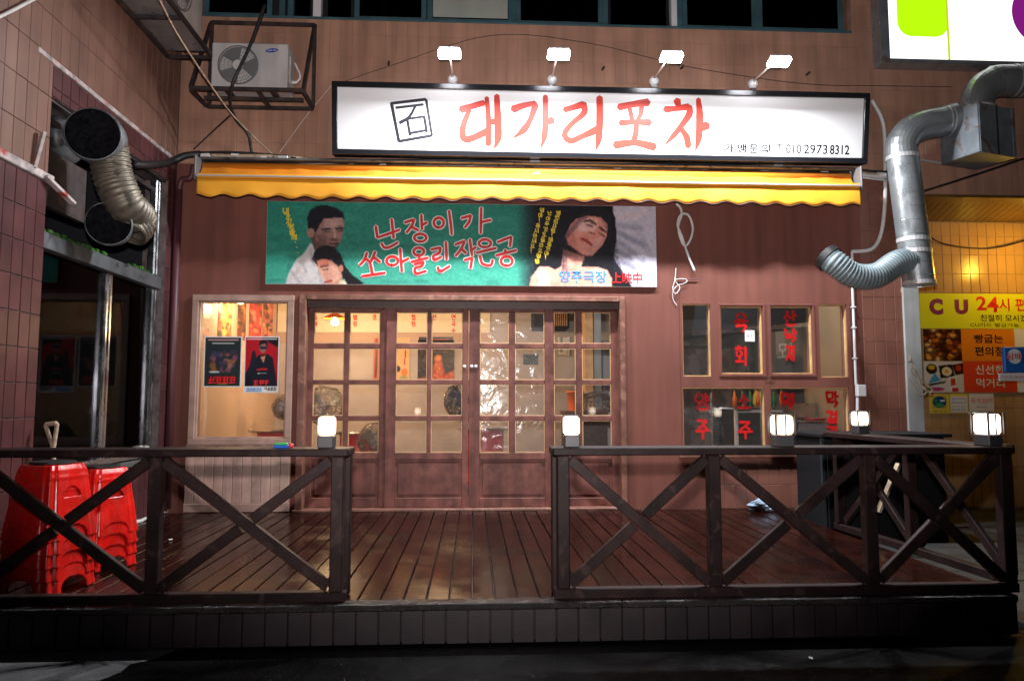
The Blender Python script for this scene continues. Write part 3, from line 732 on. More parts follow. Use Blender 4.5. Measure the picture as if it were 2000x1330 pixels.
for y in (F - .06,): part('rain_pipe', MB().tube([(XL + .05, y, DZ + .05), (XL + .05, y, 3.5)], .038, 14), 'pipe_red', wing, smooth=True)
part('pipe_elbow', MB().tube(crom([(XL + .05, F - .06, 3.48), (XL + .08, F - .07, 3.6), (XL + .17, F - .08, 3.62), (XL + .2, F - .08, 3.75)], 6), .030, 12), 'pipe_red', wing, smooth=True)
part('loose_trim', MB().bar((XL + .02, 5.18, 2.95), (XL + .05, 5.22, 3.22), .05, .02).bar((XL + .03, 5.30, 2.93), (XL + .10, 5.55, 2.80), .05, .02), 'trim_red', wing)

# ------------------------------------------------------------------ the shop next door (recessed porch on the right)
YB = 8.85
store = thing('store_building', 'recessed yellow lit porch of the convenience store beside the eatery', 'building', (6, YB, 0))
bw = part('porch_wall', MB().box(XE - .5, XR, YB, YB + .2, 0, ZH + .3), 'yellow_joint', store)
zt_ = PY(1900, 436, YB).z
tiles(bw, (0, YB, 0), (1, 0, 0), (0, 0, 1), (0, -1, 0), XE - .3, fx(2040, 500, YB), .05, zt_, .118, .24, 'yellow_tile', .006, .007, hide=[(1800, 2010, 575, 765)], limit=250)
part('side_wall', MB().box(XE - .5, XE - .003, F + .3, YB, 0, ZH + .3), 'yellow_joint', store)
ce = part('porch_ceiling', MB().box(XE - .3, XR, F + .245, YB - .002, ZH + .02, ZH + .06), 'slat_wood', store)
x = XE - .25; 
while x < fx(2060, 420, YB):
    part('slat', MB().bar((x, F + .25, ZH + .012), (x + .35, YB - .004, ZH + .012), .078, .018, c=.004), 'slat_wood', ce); x += .085
part('lintel', MB().box(XE, XR, F - .004, F + .243, ZH - .03, ZH - .001), 'slat_wood', store)
part('column', MB().box(fx(1768, 700, F - .02), fx(1800, 700, F - .02), F - .03, F + .12, 0, PY(1785, 540, F).z, .006), 'grey_column', store)
bulbp = PY(1895, 515, 9.5); HB = ZH + .02 - bulbp.z
pl = thing('porch_lamp', 'warm round lamp hanging under the store porch', 'lamp', (bulbp.x, 8.2, ZH))
M_ = Matrix.Translation((bulbp.x, 8.2, bulbp.z))
part('bulb', MB().lathe([(.0, -.06), (.05, -.05), (.07, .0), (.05, .05), (.0, .06)], 16, M_, caps=False), 'porch_bulb', pl, smooth=True)
part('stem', MB().tube([(bulbp.x, 8.2, bulbp.z + .05), (bulbp.x, 8.2, ZH + .015)], .012, 8), 'iron', pl)
def plight(name, loc, e, c, r=.05, parent=None):
    l = bpy.data.lights.new(name, 'POINT'); l.energy = e; l.color = c; l.shadow_soft_size = r
    o = bpy.data.objects.new(name, l); col.objects.link(o); o.location = loc
    if parent: o.parent = parent; o.location = Vector(loc) - ORG[parent.name]
    return o
plight('lamp_light', (bulbp.x, 8.2, bulbp.z - .12), 24, (1.0, .56, .05), .06, pl)
# store boards on the back wall
y = YB - .03
def sheet(parent, name, px0, px1, py0, py1, Y, m, th=.006):
    r = prect(px0, px1, py0, py1, Y); return part(name, MB().box(r[0], r[1], Y, Y + th, r[2], r[3]), m, parent)
board = thing('store_banner', 'yellow and orange store banner with CU lettering and food pictures', 'banner', PY(1900, 765, y))
sheet(board, 'yellow_panel', 1795, 2075, 574, 642, y, 'cu_yellow'); sheet(board, 'orange_panel', 1878, 1982, 643, 705, y, 'cu_orange')
sheet(board, 'red_panel', 1882, 1986, 705.5, 766, y, 'cu_red'); sheet(board, 'white_panel', 1982.5, 2075, 643, 766, y + .001, 'notice_white')
def ft(body, a, b, c, d, m, par, Y=None, bold=0.): return font_text('lettering', body, prect(a, b, c, d, (Y or y) - .003), (Y or y) - .003, m, par, bold)
ft('C', 1815, 1842, 583, 615, 'cu_purple', board, bold=.07); ft('U', 1865, 1891, 585, 614, 'cu_purple', board, bold=.07)
ft('2', 1907, 1927, 579, 606, 'paint_red', board, bold=.025); ft('4', 1928, 1950, 580, 610, 'paint_red', board, bold=.025); ft('시 편의점', 1951, 2052, 583, 608, 'paint_red', board, bold=.015)
ft('친절히 모시겠습니다', 1915, 2050, 615, 628, 'ink_black', board, bold=.008); ft('CU카드 발급가능, 1~3% 적립', 1895, 2055, 631, 639, 'ink_black', board)
ft('빵굽는', 1903, 1959, 653, 670, 'ink_black', board, bold=.015); ft('편의점', 1904, 1960, 677, 695, 'ink_black', board, bold=.015)
ft('신선한', 1905, 1962, 713, 731, 'notice_white', board, bold=.015); ft('먹거리', 1907, 1962, 739, 757, 'notice_white', board, bold=.015)
P = Paint(66, 56, (60, 22, 6))
for k in range(46):
    cx, cy = random.random(), random.random(); c = random.choice([(190, 105, 30), (150, 70, 20), (215, 150, 70), (120, 50, 15), (225, 175, 110)])
    P.ell(cx, cy, random.uniform(.07, .15), random.uniform(.06, .14), [v * .45 for v in c], 1); P.ell(cx - .01, cy - .02, random.uniform(.05, .10), random.uniform(.04, .09), c, 2)
r = prect(1804, 1878, 643, 705, y - .004); canvas('bread_picture', (r[0], y - .004, r[3]), (r[1], y - .004, r[3]), (r[0], y - .004, r[2]), P, board, 'printed')
P = Paint(66, 56, (205, 205, 205))
P.ell(.2, .25, .14, .16, (40, 30, 20)); P.ell(.2, .2, .09, .08, (200, 160, 40)); P.poly([(.38, .15), (.72, .1), (.78, .5), (.42, .55)], (30, 25, 25)); P.ell(.58, .33, .13, .15, (225, 215, 180)); P.ell(.58, .33, .05, .07, (220, 160, 40))
P.poly([(.72, .12), (1, .05), (1, .4), (.8, .45)], (60, 25, 15)); P.ell(.88, .22, .08, .1, (190, 60, 30)); P.poly([(.1, .72), (.27, .38), (.42, .62)], (70, 150, 200)); P.poly([(.1, .74), (.56, .64), (.5, .7), (.12, .8)], (20, 20, 30))
P.poly([(.62, .5), (.82, .48), (.8, .92), (.64, .95)], (225, 225, 230)); P.poly([(.66, .56), (.79, .55), (.78, .78), (.67, .8)], (190, 70, 40)); P.ell(.3, .9, .2, .06, (170, 60, 120)); P.ell(.12, .9, .08, .05, (120, 150, 60)); P.poly([(.7, .86), (.85, .86), (.85, .98), (.7, .98)], (190, 40, 40))
r = prect(1805, 1882, 705.5, 766, y - .004); canvas('lunch_picture', (r[0], y - .004, r[3]), (r[1], y - .004, r[3]), (r[0], y - .004, r[2]), P, board, 'printed')
nt1 = thing('notice', 'yellow notice with round green emblem below the food pictures', 'notice', PY(1834, 807, y)); sheet(nt1, 'paper', 1815, 1854, 770, 807, y, 'notice_yellow', .003)
P = Paint(30, 30, lin((0, 0, 0))); P.a[:] = (190, 165, 60); P.ell(.5, .5, .46, .46, (25, 60, 120)); P.ell(.5, .75, .3, .18, (60, 150, 90)); P.poly([(.5, .35), (.85, .3), (.9, .45), (.6, .5)], (220, 225, 225)); P.ell(.25, .4, .15, .2, (40, 120, 90))
r = prect(1821, 1849, 773, 797, y - .003); canvas('emblem', (r[0], y - .003, r[3]), (r[1], y - .003, r[3]), (r[0], y - .003, r[2]), P, nt1, 'printed')
ft('가맹점 모집 안내', 1820, 1850, 801, 805, 'ink_black', nt1)
nt2 = thing('notice', 'pale blue printed notice beside the green emblem notice', 'notice', PY(1872, 807, y)); sheet(nt2, 'backing', 1855, 1891, 769, 807, y, 'notice_yellow', .003); sheet(nt2, 'paper', 1857, 1889, 774, 805, y - .003, 'notice_white', .002)
for k, (c0, c1, c2) in enumerate(((777, 781, 'logo_blue'), (784, 788, 'logo_blue'), (793, 795, 'ink_black'), (798, 802, 'logo_blue'))): ft('종량제 봉투 판매소'[: 9 - k], 1859, 1887, c0, c1, c2, nt2, y - .003)
nt3 = thing('notice', 'white handwritten notice with red lettering on the store wall', 'notice', PY(1917, 802, y)); sheet(nt3, 'paper', 1893, 1941, 769, 803, y, 'notice_white', .003)
ft('즉석20억', 1896, 1938, 777, 788, 'paint_red', nt3); ft('● 나눔로또', 1909, 1927, 793, 796, 'ink_black', nt3)
yb = 7.9
bs = thing('tobacco_sign', 'blue square tobacco sign with a white disc, hanging in front of the store banner', 'sign', PY(1982, 740, yb))
r = prect(1962, 2012, 677, 728, yb); part('plate', MB().box(r[0], r[1], yb, yb + .05, r[2], r[3], .012), 'sign_blue', bs)
cc = PY(1980, 696, yb); part('disc', MB().lathe([(.0, .0), (.082, .0), (.082, .004), (0, .004)], 28, Matrix.Translation((cc.x + .01, yb, cc.z)) @ Matrix.Rotation(math.pi / 2, 4, 'X'), caps=False), 'notice_white', bs)
ft('담배', 1967, 1995, 689, 703, 'paint_red', bs, yb - .004, .01)
r = prect(1952, 2012, 729, 744, yb); part('strip', MB().box(r[0], r[1], yb, yb + .02, r[2], r[3], .003), 'notice_white', bs); ft('이 곳은 청소년에게 판매금지', 1956, 2008, 733, 740, 'paint_red', bs, yb)
part('bracket', MB().bar((r[1], yb + .03, r[3] + .03), (r[1] + 1.4, yb + .03, r[3] + .03), .02, .02), 'iron', bs)
cp = thing('floor_conduit', 'thin white conduit running down the store wall below the notices', 'pipe', PY(1896, 860, y)); part('tube', MB().tube([PY(1895, 803, y - .02), PY(1897, 850, y - .02)], .012, 8), 'pvc_white', cp); part('tube', MB().tube([PY(1897, 850, y - .02), PY(1960, 857, y - .02)], .012, 8), 'pvc_white', cp)

# lit sign box of the store
Yf = 7.46
lb = thing('store_lightbox', 'large lit white store sign with green panel and purple letter', 'sign', (6, F, PY(1850, 120, Yf).z))
r = prect(1733, 2120, -160, 119, Yf)
part('casing', MB().box(r[0] - .09, r[1], Yf + .02, F - .002, r[2] - .04, r[3], .006), 'galvanised', lb)
part('face', MB().box(r[0], r[1], Yf + .004, Yf + .019, r[2], r[3]), 'box_white', lb)
part('rim', MB().box(r[0] - .09, r[0] - .002, Yf - .004, Yf + .018, r[2] - .04, r[3]).box(r[0] - .002, r[1], Yf - .004, Yf + .018, r[2] - .04, r[2] - .002), 'grey_box', lb)
g0 = prect(1748, 1847, -200, 72, Yf); gp = [(g0[0], g0[3]), (g0[0], g0[2] + .16)]
for i in range(1, 12): a = math.pi + math.pi / 2 * i / 12; gp.append((g0[0] + .16 + .16 * math.cos(a), g0[2] + .16 + .16 * math.sin(a)))
for i in range(12): a = 1.5 * math.pi + math.pi / 2 * i / 12; gp.append((g0[1] - .16 + .16 * math.cos(a), g0[2] + .16 + .16 * math.sin(a)))
gp += [(g0[1], g0[2] + .16), (g0[1], g0[3])]
part('green_panel', MB().poly(gp, Yf, .003), 'box_green', lb)
x = fx(1851, 60, Yf); part('divider', MB().box(x - .008, x + .008, Yf - .012, Yf + .003, r[2], r[3]), 'box_edge', lb)
cc = PY(2042, 27, Yf); ring_ = MB(); ro, ri = .385, .195; q = []
for i in range(41):
    a = R(60) + R(240) * i / 40; q.append((cc.x + ro * math.cos(a), cc.z + ro * math.sin(a)))
for i in range(40, -1, -1):
    a = R(60) + R(240) * i / 40; q.append((cc.x + ri * math.cos(a), cc.z + ri * math.sin(a)))
nq = 41; v = [(p[0], Yf, p[1]) for p in q]; ring_.add(v, [(i, i + 1, 2 * nq - 2 - i, 2 * nq - 1 - i) for i in range(nq - 1)])
part('letter', ring_, 'box_purple', lb)

# ================================================================== INSIDE
inr = MB()
RX0, RX1, RY1, RZ1 = -3.06, 1.55, 11.6, 3.35
def stru(name, mb, m): return tag(mb.build(name, m), kind='structure')
stru('interior_floor', MB().box(RX0 - .1, 4.6, F + .2, RY1, DZ - .05, DZ), 'inside_floor')
stru('interior_ceiling', MB().box(RX0 - .1, 4.6, F + .245, RY1 + .1, RZ1, RZ1 + .1), 'inside_ceiling')
stru('interior_wall_left', MB().box(RX0 - .1, RX0, F + .2, RY1 + .1, DZ, RZ1), 'warm_wall')
stru('interior_wall_back', MB().box(RX0, 4.6, RY1, RY1 + .1, DZ, RZ1), 'stucco')
stru('interior_wall_right', MB().box(4.28, 4.4, F + .3, RY1, DZ, RZ1), 'kitchen_wall')
zc = PY(800, 650, RY1).z; zb2 = PY(800, 672, RY1).z
mb_ = thing('menu_board', 'long cream menu board high on the back wall with red handwriting', 'menu board', (-1, RY1, zc))
part('panel', MB().box(RX0 + .02, fx(957, 640, RY1), RY1 - .03, RY1 - .002, zc, RZ1 - .02), 'cream_board', mb_)
words_ = [(616, ['오', '돌', '뼈']), (694, ['닭', '발', '찜']), (732, ['꼼', '장']), (808, ['홍', '합', '탕']), (848, ['파', '전']), (886, ['라', '면', '국', '수'])]
for px, chs in words_:
    for k, ch in enumerate(chs):
        r = prect(px - 4, px + 4, 602 + k * 13, 612 + k * 13, RY1 - .034); m_ = MB(); brush_text(m_, ch, *r, .013, lambda x, z, k2: Vector((x, RY1 - .034 - .0002 * k2, z)), [0]); part('lettering', m_, 'paint_red', mb_)
tag(MB().box(RX0 + .001, fx(960, 640, RY1), RY1 - .012, RY1 - .001, zb2, zc - .002).build('wall_band', 'band_wall'), kind='structure')
# pendants
def pendant(px, py, Y, label, e=34):
    p = PY(px, py, Y); t = thing('pendant_lamp', label, 'lamp', (p.x, p.y, RZ1), 'warm pendant lamps inside')
    M_ = Matrix.Translation(p)
    part('shade', MB().lathe([(.03, .14), (.045, .11), (.17, .045), (.18, .035), (.16, .045), (.035, .10)], 24, M_, caps=False), 'orange_plastic', t, smooth=True)
    part('bulb', MB().lathe([(.0, -.06), (.04, -.05), (.055, -.01), (.04, .035), (.02, .06)], 16, M_, caps=False), 'bulb_glow', t, smooth=True)
    part('cord', MB().tube([p + Vector((0, 0, .13)), (p.x, p.y, RZ1)], .006, 6), 'cable_black', t)
    plight('bulb_light', p + Vector((0, 0, -.10)), e * 2.5, (1.0, .66, .36), .05, t)
pendant(654, 628, 10.2, 'orange shaded pendant lamp seen through the top of the end door', 40)
pendant(872, 596, 9.6, 'warm pendant lamp above the sliding doors half hidden by the top rail', 44)
pendant(470, 585, 9.2, 'warm pendant lamp behind the picture window head', 15)
# inside posters: left wall and back wall
def wall_poster(name, label, y0, y1, z0, z1, P):
    t = thing(name, label, 'poster', (RX0, (y0 + y1) / 2, z0)); canvas('print', (RX0 + .006, y0, z1), (RX0 + .006, y1, z1), (RX0 + .006, y0, z0), P, t, 'printed')
def abstract(w_, h_, bgc, cols, nn=26):
    P = Paint(w_, h_, bgc)
    for k in range(nn):
        c = random.choice(cols); P.ell(random.random(), random.uniform(.05, .95), random.uniform(.05, .22), random.uniform(.04, .14), c, 2, .85, random.random() * 3)
    P.grain(8); return P
def lw(px, py): return PX(px, py, RX0 + .006)
for (a, b, c, d, bgc, cols, lab) in (
    (426, 452, 585, 672, (200, 110, 60), [(230, 170, 90), (60, 40, 30), (180, 60, 40), (240, 200, 140)], 'orange film poster with dark stripes on the inside wall'),
    (464, 480, 585, 664, (120, 70, 40), [(60, 45, 30), (200, 140, 70), (150, 60, 40)], 'narrow brown film poster on the inside wall'),
    (487, 511, 585, 660, (205, 70, 50), [(230, 140, 110), (190, 50, 40), (120, 40, 30)], 'red film poster with pale figures on the inside wall'),
    (513, 533, 585, 660, (190, 90, 60), [(50, 35, 30), (230, 150, 100), (210, 100, 60)], 'dark streaked film poster at the end of the inside row')):
    p, q = lw(a, 640), lw(b, 640); zt = lw((a + b) / 2, c).z; zb = lw((a + b) / 2, d).z; wall_poster('film_poster', lab, p.y, q.y, zb, zt, abstract(26, 60, bgc, cols))
p, q = lw(388, 600), lw(414, 600); wall_poster('paper_notice', 'pale paper notice with brush marks inside the picture window', p.y, q.y, lw(400, 622).z, lw(400, 592).z, abstract(30, 24, (225, 180, 140), [(190, 80, 60), (90, 60, 50), (225, 180, 140), (225, 180, 140)], 12))
p, q = lw(389, 660), lw(408, 660); wall_poster('film_poster', 'small faded film poster at the inner edge of the picture window', p.y, q.y, lw(398, 682).z, lw(398, 640).z, abstract(26, 40, (190, 110, 70), [(230, 170, 130), (120, 60, 40)], 14))
def back_poster(name, label, px0, px1, py0, py1, P, words=()):
    Y = RY1 - .014; r = prect(px0, px1, py0, py1, Y); t = thing(name, label, 'poster', ((r[0] + r[1]) / 2, RY1, r[2]))
    canvas('print', (r[0], Y, r[3]), (r[1], Y, r[3]), (r[0], Y, r[2]), P, t, 'printed')
P = Paint(44, 60, (48, 38, 38)); P.poly([(.35, .85), (.5, .4), (.62, .35), (.75, .8), (1, .7), (1, 1), (0, 1), (0, .9)], (190, 90, 50), 3); P.ell(.55, .42, .1, .07, (220, 140, 90), 2); P.poly([(.1, .14), (.92, .14), (.9, .21), (.12, .21)], (205, 70, 40)); P.line([(.2, .28), (.85, .28)], .03, (120, 90, 80)); P.grain(14)
back_poster('film_poster', 'dark poster with orange figure on the back wall of the room', 816, 887, 664, 748, P)
P = Paint(40, 20, (50, 45, 45)); P.line([(.4, .55), (.85, .55)], .12, (205, 60, 40)); back_poster('paper_strip', 'dark strip with red word above the dark poster', 818, 885, 658, 668, P)
P = Paint(30, 56, (222, 178, 128)); P.ell(.75, .18, .2, .05, (205, 140, 40)); P.line([(.7, .3), (.7, .45)], .05, (70, 50, 40)); P.ell(.2, .72, .16, .07, (50, 40, 40)); P.ell(.65, .8, .22, .09, (215, 130, 60)); P.ell(.6, .93, .3, .05, (150, 160, 110)); P.line([(.65, .5), (.65, .6)], .1, (190, 70, 50))
back_poster('calendar_poster', 'pale poster with vertical brush writing beside the dark poster', 772, 800, 660, 744, P)
P = Paint(14, 56, (190, 120, 90)); P.line([(.5, .05), (.4, .9)], .4, (150, 40, 30), 2); P.line([(.6, .3), (.5, .9)], .15, (40, 30, 30), 1); back_poster('paper_strip', 'narrow reddish strip pasted near the end door', 729, 741, 660, 743, P)
P = Paint(30, 26, (50, 55, 62)); P.grain(30); back_poster('photo_sheet', 'small dark photograph sheet on the back wall behind the film panes', 1022, 1050, 692, 712, P)
# drum tables
def drum_table(px, py, Y, label, ropt='drum_red', rad=.36):
    p = PY(px, py, Y); t = thing('drum_table', label, 'table', (p.x, p.y, DZ), 'round drum tables inside'); M_ = Matrix.Translation((p.x, p.y, DZ)); hz = p.z - DZ
    part('top', MB().lathe([(0, hz - .03), (rad, hz - .03), (rad + .012, hz - .015), (rad, hz), (0, hz)], 32, M_, caps=False), 'steel', t)
    part('drum', MB().lathe([(.25, .01), (.27, .03), (.255, .05), (.255, hz * .45), (.27, hz * .48), (.255, hz * .51), (.255, hz - .06), (.27, hz - .032)], 28, M_), ropt, t, smooth=True)
    return t
drum_table(700, 842, 10.6, 'red drum table seen through the low panes of the end door'); drum_table(545, 838, 9.3, 'steel topped drum table behind the picture window'); drum_table(947, 834, 10.1, 'red drum table behind the plastic film door')
# floor fans wrapped in plastic
def fan(px, py, Y, label, m='fan_blue', head=.24):
    p = PY(px, py, Y); t = thing('standing_fan', label, 'fan', (p.x, p.y, DZ), 'plastic wrapped fans inside')
    part('base', MB().lathe([(0, 0), (.2, 0), (.2, .02), (.05, .05), (0, .05)], 24, Matrix.Translation((p.x, p.y, DZ)), caps=False), 'ac_grey', t)
    part('pole', MB().tube([(p.x, p.y + .03, DZ + .04), (p.x, p.y + .03, p.z)], .018, 10), 'steel', t)
    M_ = Matrix.Translation(p) @ Matrix.Rotation(R(25), 4, 'Z') @ Matrix.Rotation(math.pi / 2, 4, 'X')
    hb = part('head', MB().lathe([(0, -.16), (.07, -.15), (.08, -.03), (0, -.02)], 18, M_, caps=False), m, t, smooth=True)
    cg = MB()
    for k in range(28):
        a = 2 * math.pi * k / 28; cs, sn = math.cos(a), math.sin(a)
        cg.tube([M_ @ Vector((.04 * cs, .04 * sn, .06)), M_ @ Vector((head * .8 * cs, head * .8 * sn, .055)), M_ @ Vector((head * cs, head * sn, .0))], .003, 4, False)
    for rr_ in (head, head * .6, .05): cg.tube([M_ @ Vector((rr_ * math.cos(2 * math.pi * k / 32), rr_ * math.sin(2 * math.pi * k / 32), .0 if rr_ == head else .057)) for k in range(33)], .005, 5, False)
    part('grille', cg, 'steel', t)
    for k in range(3):
        bl = MB(); vv = []
        for i in range(6):
            a = 2 * math.pi * k / 3 + i * .16
            for rr_ in (.03, head * .5, head * .9): vv.append(M_ @ Vector((rr_ * math.cos(a), rr_ * math.sin(a), .03 - .008 * i)))
        bl.add(vv, [(i * 3 + j, i * 3 + j + 1, i * 3 + j + 4, i * 3 + j + 3) for i in range(5) for j in range(2)]); part('blade', bl, m, t, smooth=True)
    wr = MB(); prof = [(head * 1.12 * math.sin(math.pi * i / 10) + .001, -.2 + .4 * i / 10) for i in range(11)]; wr.lathe(prof, 28, M_, caps=False)
    wr.v = [tuple(Vector(v_) + Vector((random.uniform(-.012, .012), random.uniform(-.012, .012), random.uniform(-.012, .012)))) for v_ in wr.v]
    part('plastic_wrap', wr, 'wrap_film', t, smooth=True)
fan(634, 792, 10.3, 'plastic wrapped fan behind the end door by the picture window', 'kitchen_wall', .25)
fan(906, 783, 9.4, 'blue standing fan in plastic wrap behind the middle doors', 'fan_blue', .24)
fan(735, 862, 9.5, 'low plastic wrapped fan beside the red drum table', 'kitchen_wall', .22)
fan(556, 795, 9.9, 'small wrapped fan at the edge of the picture window', 'ac_grey', .15)
# counter with boxes near the kitchen end
p = PY(1150, 800, 9.6)
ct = thing('counter', 'dark brown counter behind the kitchen end door', 'counter', (p.x, 9.7, DZ)); part('body', MB().box(fx(1105, 820, 9.6), 1.75, 9.6, 10.1, DZ, p.z - .05), 'door_dark', ct); part('top', MB().box(fx(1103, 820, 9.58), 1.76, 9.58, 10.12, p.z - .049, p.z - .015, .005), 'door_wood', ct)
zc2 = p.z - .015; bx = fx(1122, 780, 9.8)
ob = thing('plastic_tub', 'orange plastic tub on the counter', 'tub', (bx, 9.8, zc2)); part('wall', MB().lathe([(.09, 0), (.12, .24), (.125, .24), (.125, .26), (.11, .26), (.085, .01)], 20, Matrix.Translation((bx + .02, 9.85, zc2)), caps=False), 'orange_plastic', ob, smooth=True); part('base', MB().lathe([(0, .003), (.089, .003)], 20, Matrix.Translation((bx + .02, 9.85, zc2)), caps=False), 'orange_plastic', ob)
bx2 = fx(1165, 780, 9.8); kt = thing('dish_basket', 'wire dish basket covered in clear plastic on the counter', 'basket', (bx2, 9.8, zc2)); bk = MB()
for k in range(9): bk.tube([(bx2 - .2 + k * .05, 9.7, zc2 + .12), (bx2 - .2 + k * .05, 9.7, zc2 + .01), (bx2 - .2 + k * .05, 9.95, zc2 + .01), (bx2 - .2 + k * .05, 9.95, zc2 + .12)], .004, 5, False)
for zz in (.02, .12): bk.tube([(bx2 - .22, 9.7, zc2 + zz), (bx2 + .22, 9.7, zc2 + zz)], .005, 5)
part('wires', bk, 'steel', kt); cv = MB(); cv.lathe([(.24, .0), (.23, .12), (.16, .22), (.05, .25), (0, .25)], 20, Matrix.Translation((bx2, 9.83, zc2 + .005)), caps=False); cv.v = [tuple(Vector(v_) + Vector((random.uniform(-.01, .01),) * 3)) for v_ in cv.v]; part('plastic_cover', cv, 'wrap_film', kt, smooth=True)
# divider column, fridge and kitchen beyond
tag(MB().box(fx(1142, 650, 10.2), fx(1158, 650, 10.2), 10.2, 10.5, DZ, RZ1).build('interior_column', 'raw_wood'), kind='structure')
tag(MB().box(fx(1160, 650, 10.3), fx(1174, 650, 10.3), 10.3, 10.9, DZ, RZ1).build('interior_pillar', 'grey_column'), kind='structure')
p0 = PY(1176, 665, 10.6); p1 = PY(1215, 745, 10.6)
fr = thing('drinks_fridge', 'pale blue drinks fridge behind the kitchen end door', 'fridge', (p0.x + .35, 10.8, DZ)); part('body', MB().box(p0.x, p0.x + .7, 10.62, 11.2, DZ, p0.z, .01), 'kitchen_wall', fr); part('door', MB().box(p0.x + .01, p0.x + .69, 10.58, 10.615, DZ + .1, p0.z - .01, .01), 'notice_white', fr); part('handle', MB().bar((p0.x + .06, 10.56, 1.1), (p0.x + .06, 10.56, 1.6), .02, .02), 'steel', fr)
r = prect(1082, 1113, 612, 640, 11.0); ua = thing('wall_heater', 'dark slatted wall unit high behind the kitchen end door', 'heater', (r[0], 11.0, r[2])); part('case', MB().box(r[0] - .3, r[1], 11.05, RY1 - .002, r[2], r[3] + .1, .01), 'kitchen_dark', ua)
for k in range(8): xx = r[0] - .02 + (r[1] - r[0]) * k / 8; part('slat', MB().box(xx, xx + .014, 11.03, 11.048, r[2] + .03, r[3] + .06), 'stall_cardboard', ua)
# kitchen
r = prect(1420, 1490, 664, 672, 9.9)
kl = thing('kitchen_tube', 'cool white ceiling tube lamp inside the kitchen', 'lamp', (2.9, 8.25, RZ1)); part('tube', MB().tube([(2.3, 8.25, RZ1 - .05), (3.5, 8.25, RZ1 - .05)], .018, 10), 'tube_glow', kl); part('fitting', MB().box(2.25, 3.55, 8.21, 8.29, RZ1 - .03, RZ1 - .001), 'pvc_white', kl)
plight('tube_light', (2.9, 8.25, RZ1 - .25), 75, (.84, .93, 1.0), .15, kl)
pz = PY(1560, 640, 9.7); pa, pb = PY(1516, 645, 9.9), PY(1655, 612, 9.05); tag(MB().bar((pa.x, 9.9, (DZ + pa.z) / 2), (pb.x + .3, 8.75, (DZ + pa.z) / 2), .05, pa.z - DZ).build('kitchen_partition', 'kitchen_wall'), kind='structure')
tag(MB().box(1.95, fx(1512, 650, 9.7), 10.4, 10.46, DZ, RZ1).build('kitchen_wall_back', 'steel'), kind='structure')
hd = thing('range_hood', 'black range hood in the upper kitchen window', 'hood', (2.6, 8.6, 2.4)); h0 = PY(1350, 650, 8.7); h1 = PY(1650, 620, 8.9)
hm = MB(); zz = PY(1400, 652, 8.7).z
hm.add([(fx(1352, 650, 8.7), 8.7, zz), (4.1, 8.7, zz + .12), (4.1, 9.5, zz + .12), (fx(1352, 650, 8.7), 9.5, zz), (fx(1375, 600, 8.8), 8.8, RZ1), (4.1, 8.8, RZ1), (4.1, 9.4, RZ1), (fx(1375, 600, 8.8), 9.4, RZ1)], [(0, 1, 5, 4), (1, 2, 6, 5), (2, 3, 7, 6), (3, 0, 4, 7), (0, 3, 2, 1), (4, 5, 6, 7)])
part('canopy', hm, 'kitchen_dark', hd); part('lip', MB().bar((fx(1352, 650, 8.7), 8.69, zz), (4.1, 8.69, zz + .12), .02, .05), 'steel', hd)
fz2 = thing('upright_fridge', 'tall stainless fridge behind the lower kitchen panes', 'fridge', (2.5, 9.6, DZ)); a, b = fx(1336, 800, 9.3), fx(1388, 800, 9.3)
part('body', MB().box(a - .1, b + .28, 9.3, 10.0, DZ, PY(1380, 752, 9.3).z + .5, .01), 'steel', fz2); part('door', MB().box(a - .09, b - .005, 9.27, 9.298, DZ + .1, PY(1380, 752, 9.3).z + .48, .008), 'steel', fz2); part('door', MB().box(b + .005, b + .27, 9.27, 9.298, DZ + .1, PY(1380, 752, 9.3).z + .48, .008), 'steel', fz2)
sh = thing('display_cooler', 'white framed glass cooler with bottles in the kitchen window', 'cooler', (3.0, 8.9, DZ)); a, b = fx(1436, 800, 8.7), fx(1545, 800, 8.7); zt2 = PY(1480, 800, 8.7).z
part('frame', ring(MB(), (a, b, DZ, zt2), .035, 8.7, 8.76), 'pvc_white', sh); part('body', MB().box(a + .01, b - .01, 8.78, 9.2, DZ, zt2 - .01), 'kitchen_dark', sh); part('top', MB().box(a - .02, b + .02, 8.66, 9.24, zt2 + .001, zt2 + .03, .004), 'steel', sh); part('pane', MB().box(a + .036, b - .036, 8.74, 8.745, DZ + .04, zt2 - .04), 'clear_glass', sh)
for k in range(7):
    xx = a + .05 + k * (b - a - .1) / 6; bo = thing('soju_bottle', f'{"small green" if k % 3 else "small orange"} bottle on the display cooler, {["first","second","third","fourth","fifth","sixth","last"][k]} from the fridge side', 'bottle', (xx, 8.85, zt2 + .03), 'bottles on the cooler'); part('body', MB().lathe([(0, 0), (.028, 0), (.028, .11), (.012, .15), (.012, .19), (0, .19)], 12, Matrix.Translation((xx, 8.85, zt2 + .031)), caps=False), 'bottle_green' if k % 3 else 'orange_plastic', bo, smooth=True); part('cap', MB().lathe([(0, .19), (.014, .19), (.014, .205), (0, .205)], 10, Matrix.Translation((xx, 8.85, zt2 + .032)), caps=False), 'steel', bo)
jar = thing('kettle_jar', 'amber glass jar on the kitchen shelf', 'jar', (fx(1482, 775, 9.2), 9.2, zt2 + .1)); part('jar_body', MB().lathe([(0, 0), (.06, 0), (.075, .05), (.07, .15), (.05, .19), (.055, .21), (0, .21)], 18, Matrix.Translation((fx(1482, 775, 9.1), 9.1, zt2 + .031)), caps=False), 'notice_yellow', jar, smooth=True); part('lid', MB().lathe([(0, .211), (.058, .211), (.058, .235), (0, .235)], 18, Matrix.Translation((fx(1482, 775, 9.1), 9.1, zt2 + .031)), caps=False), 'cu_purple', jar)
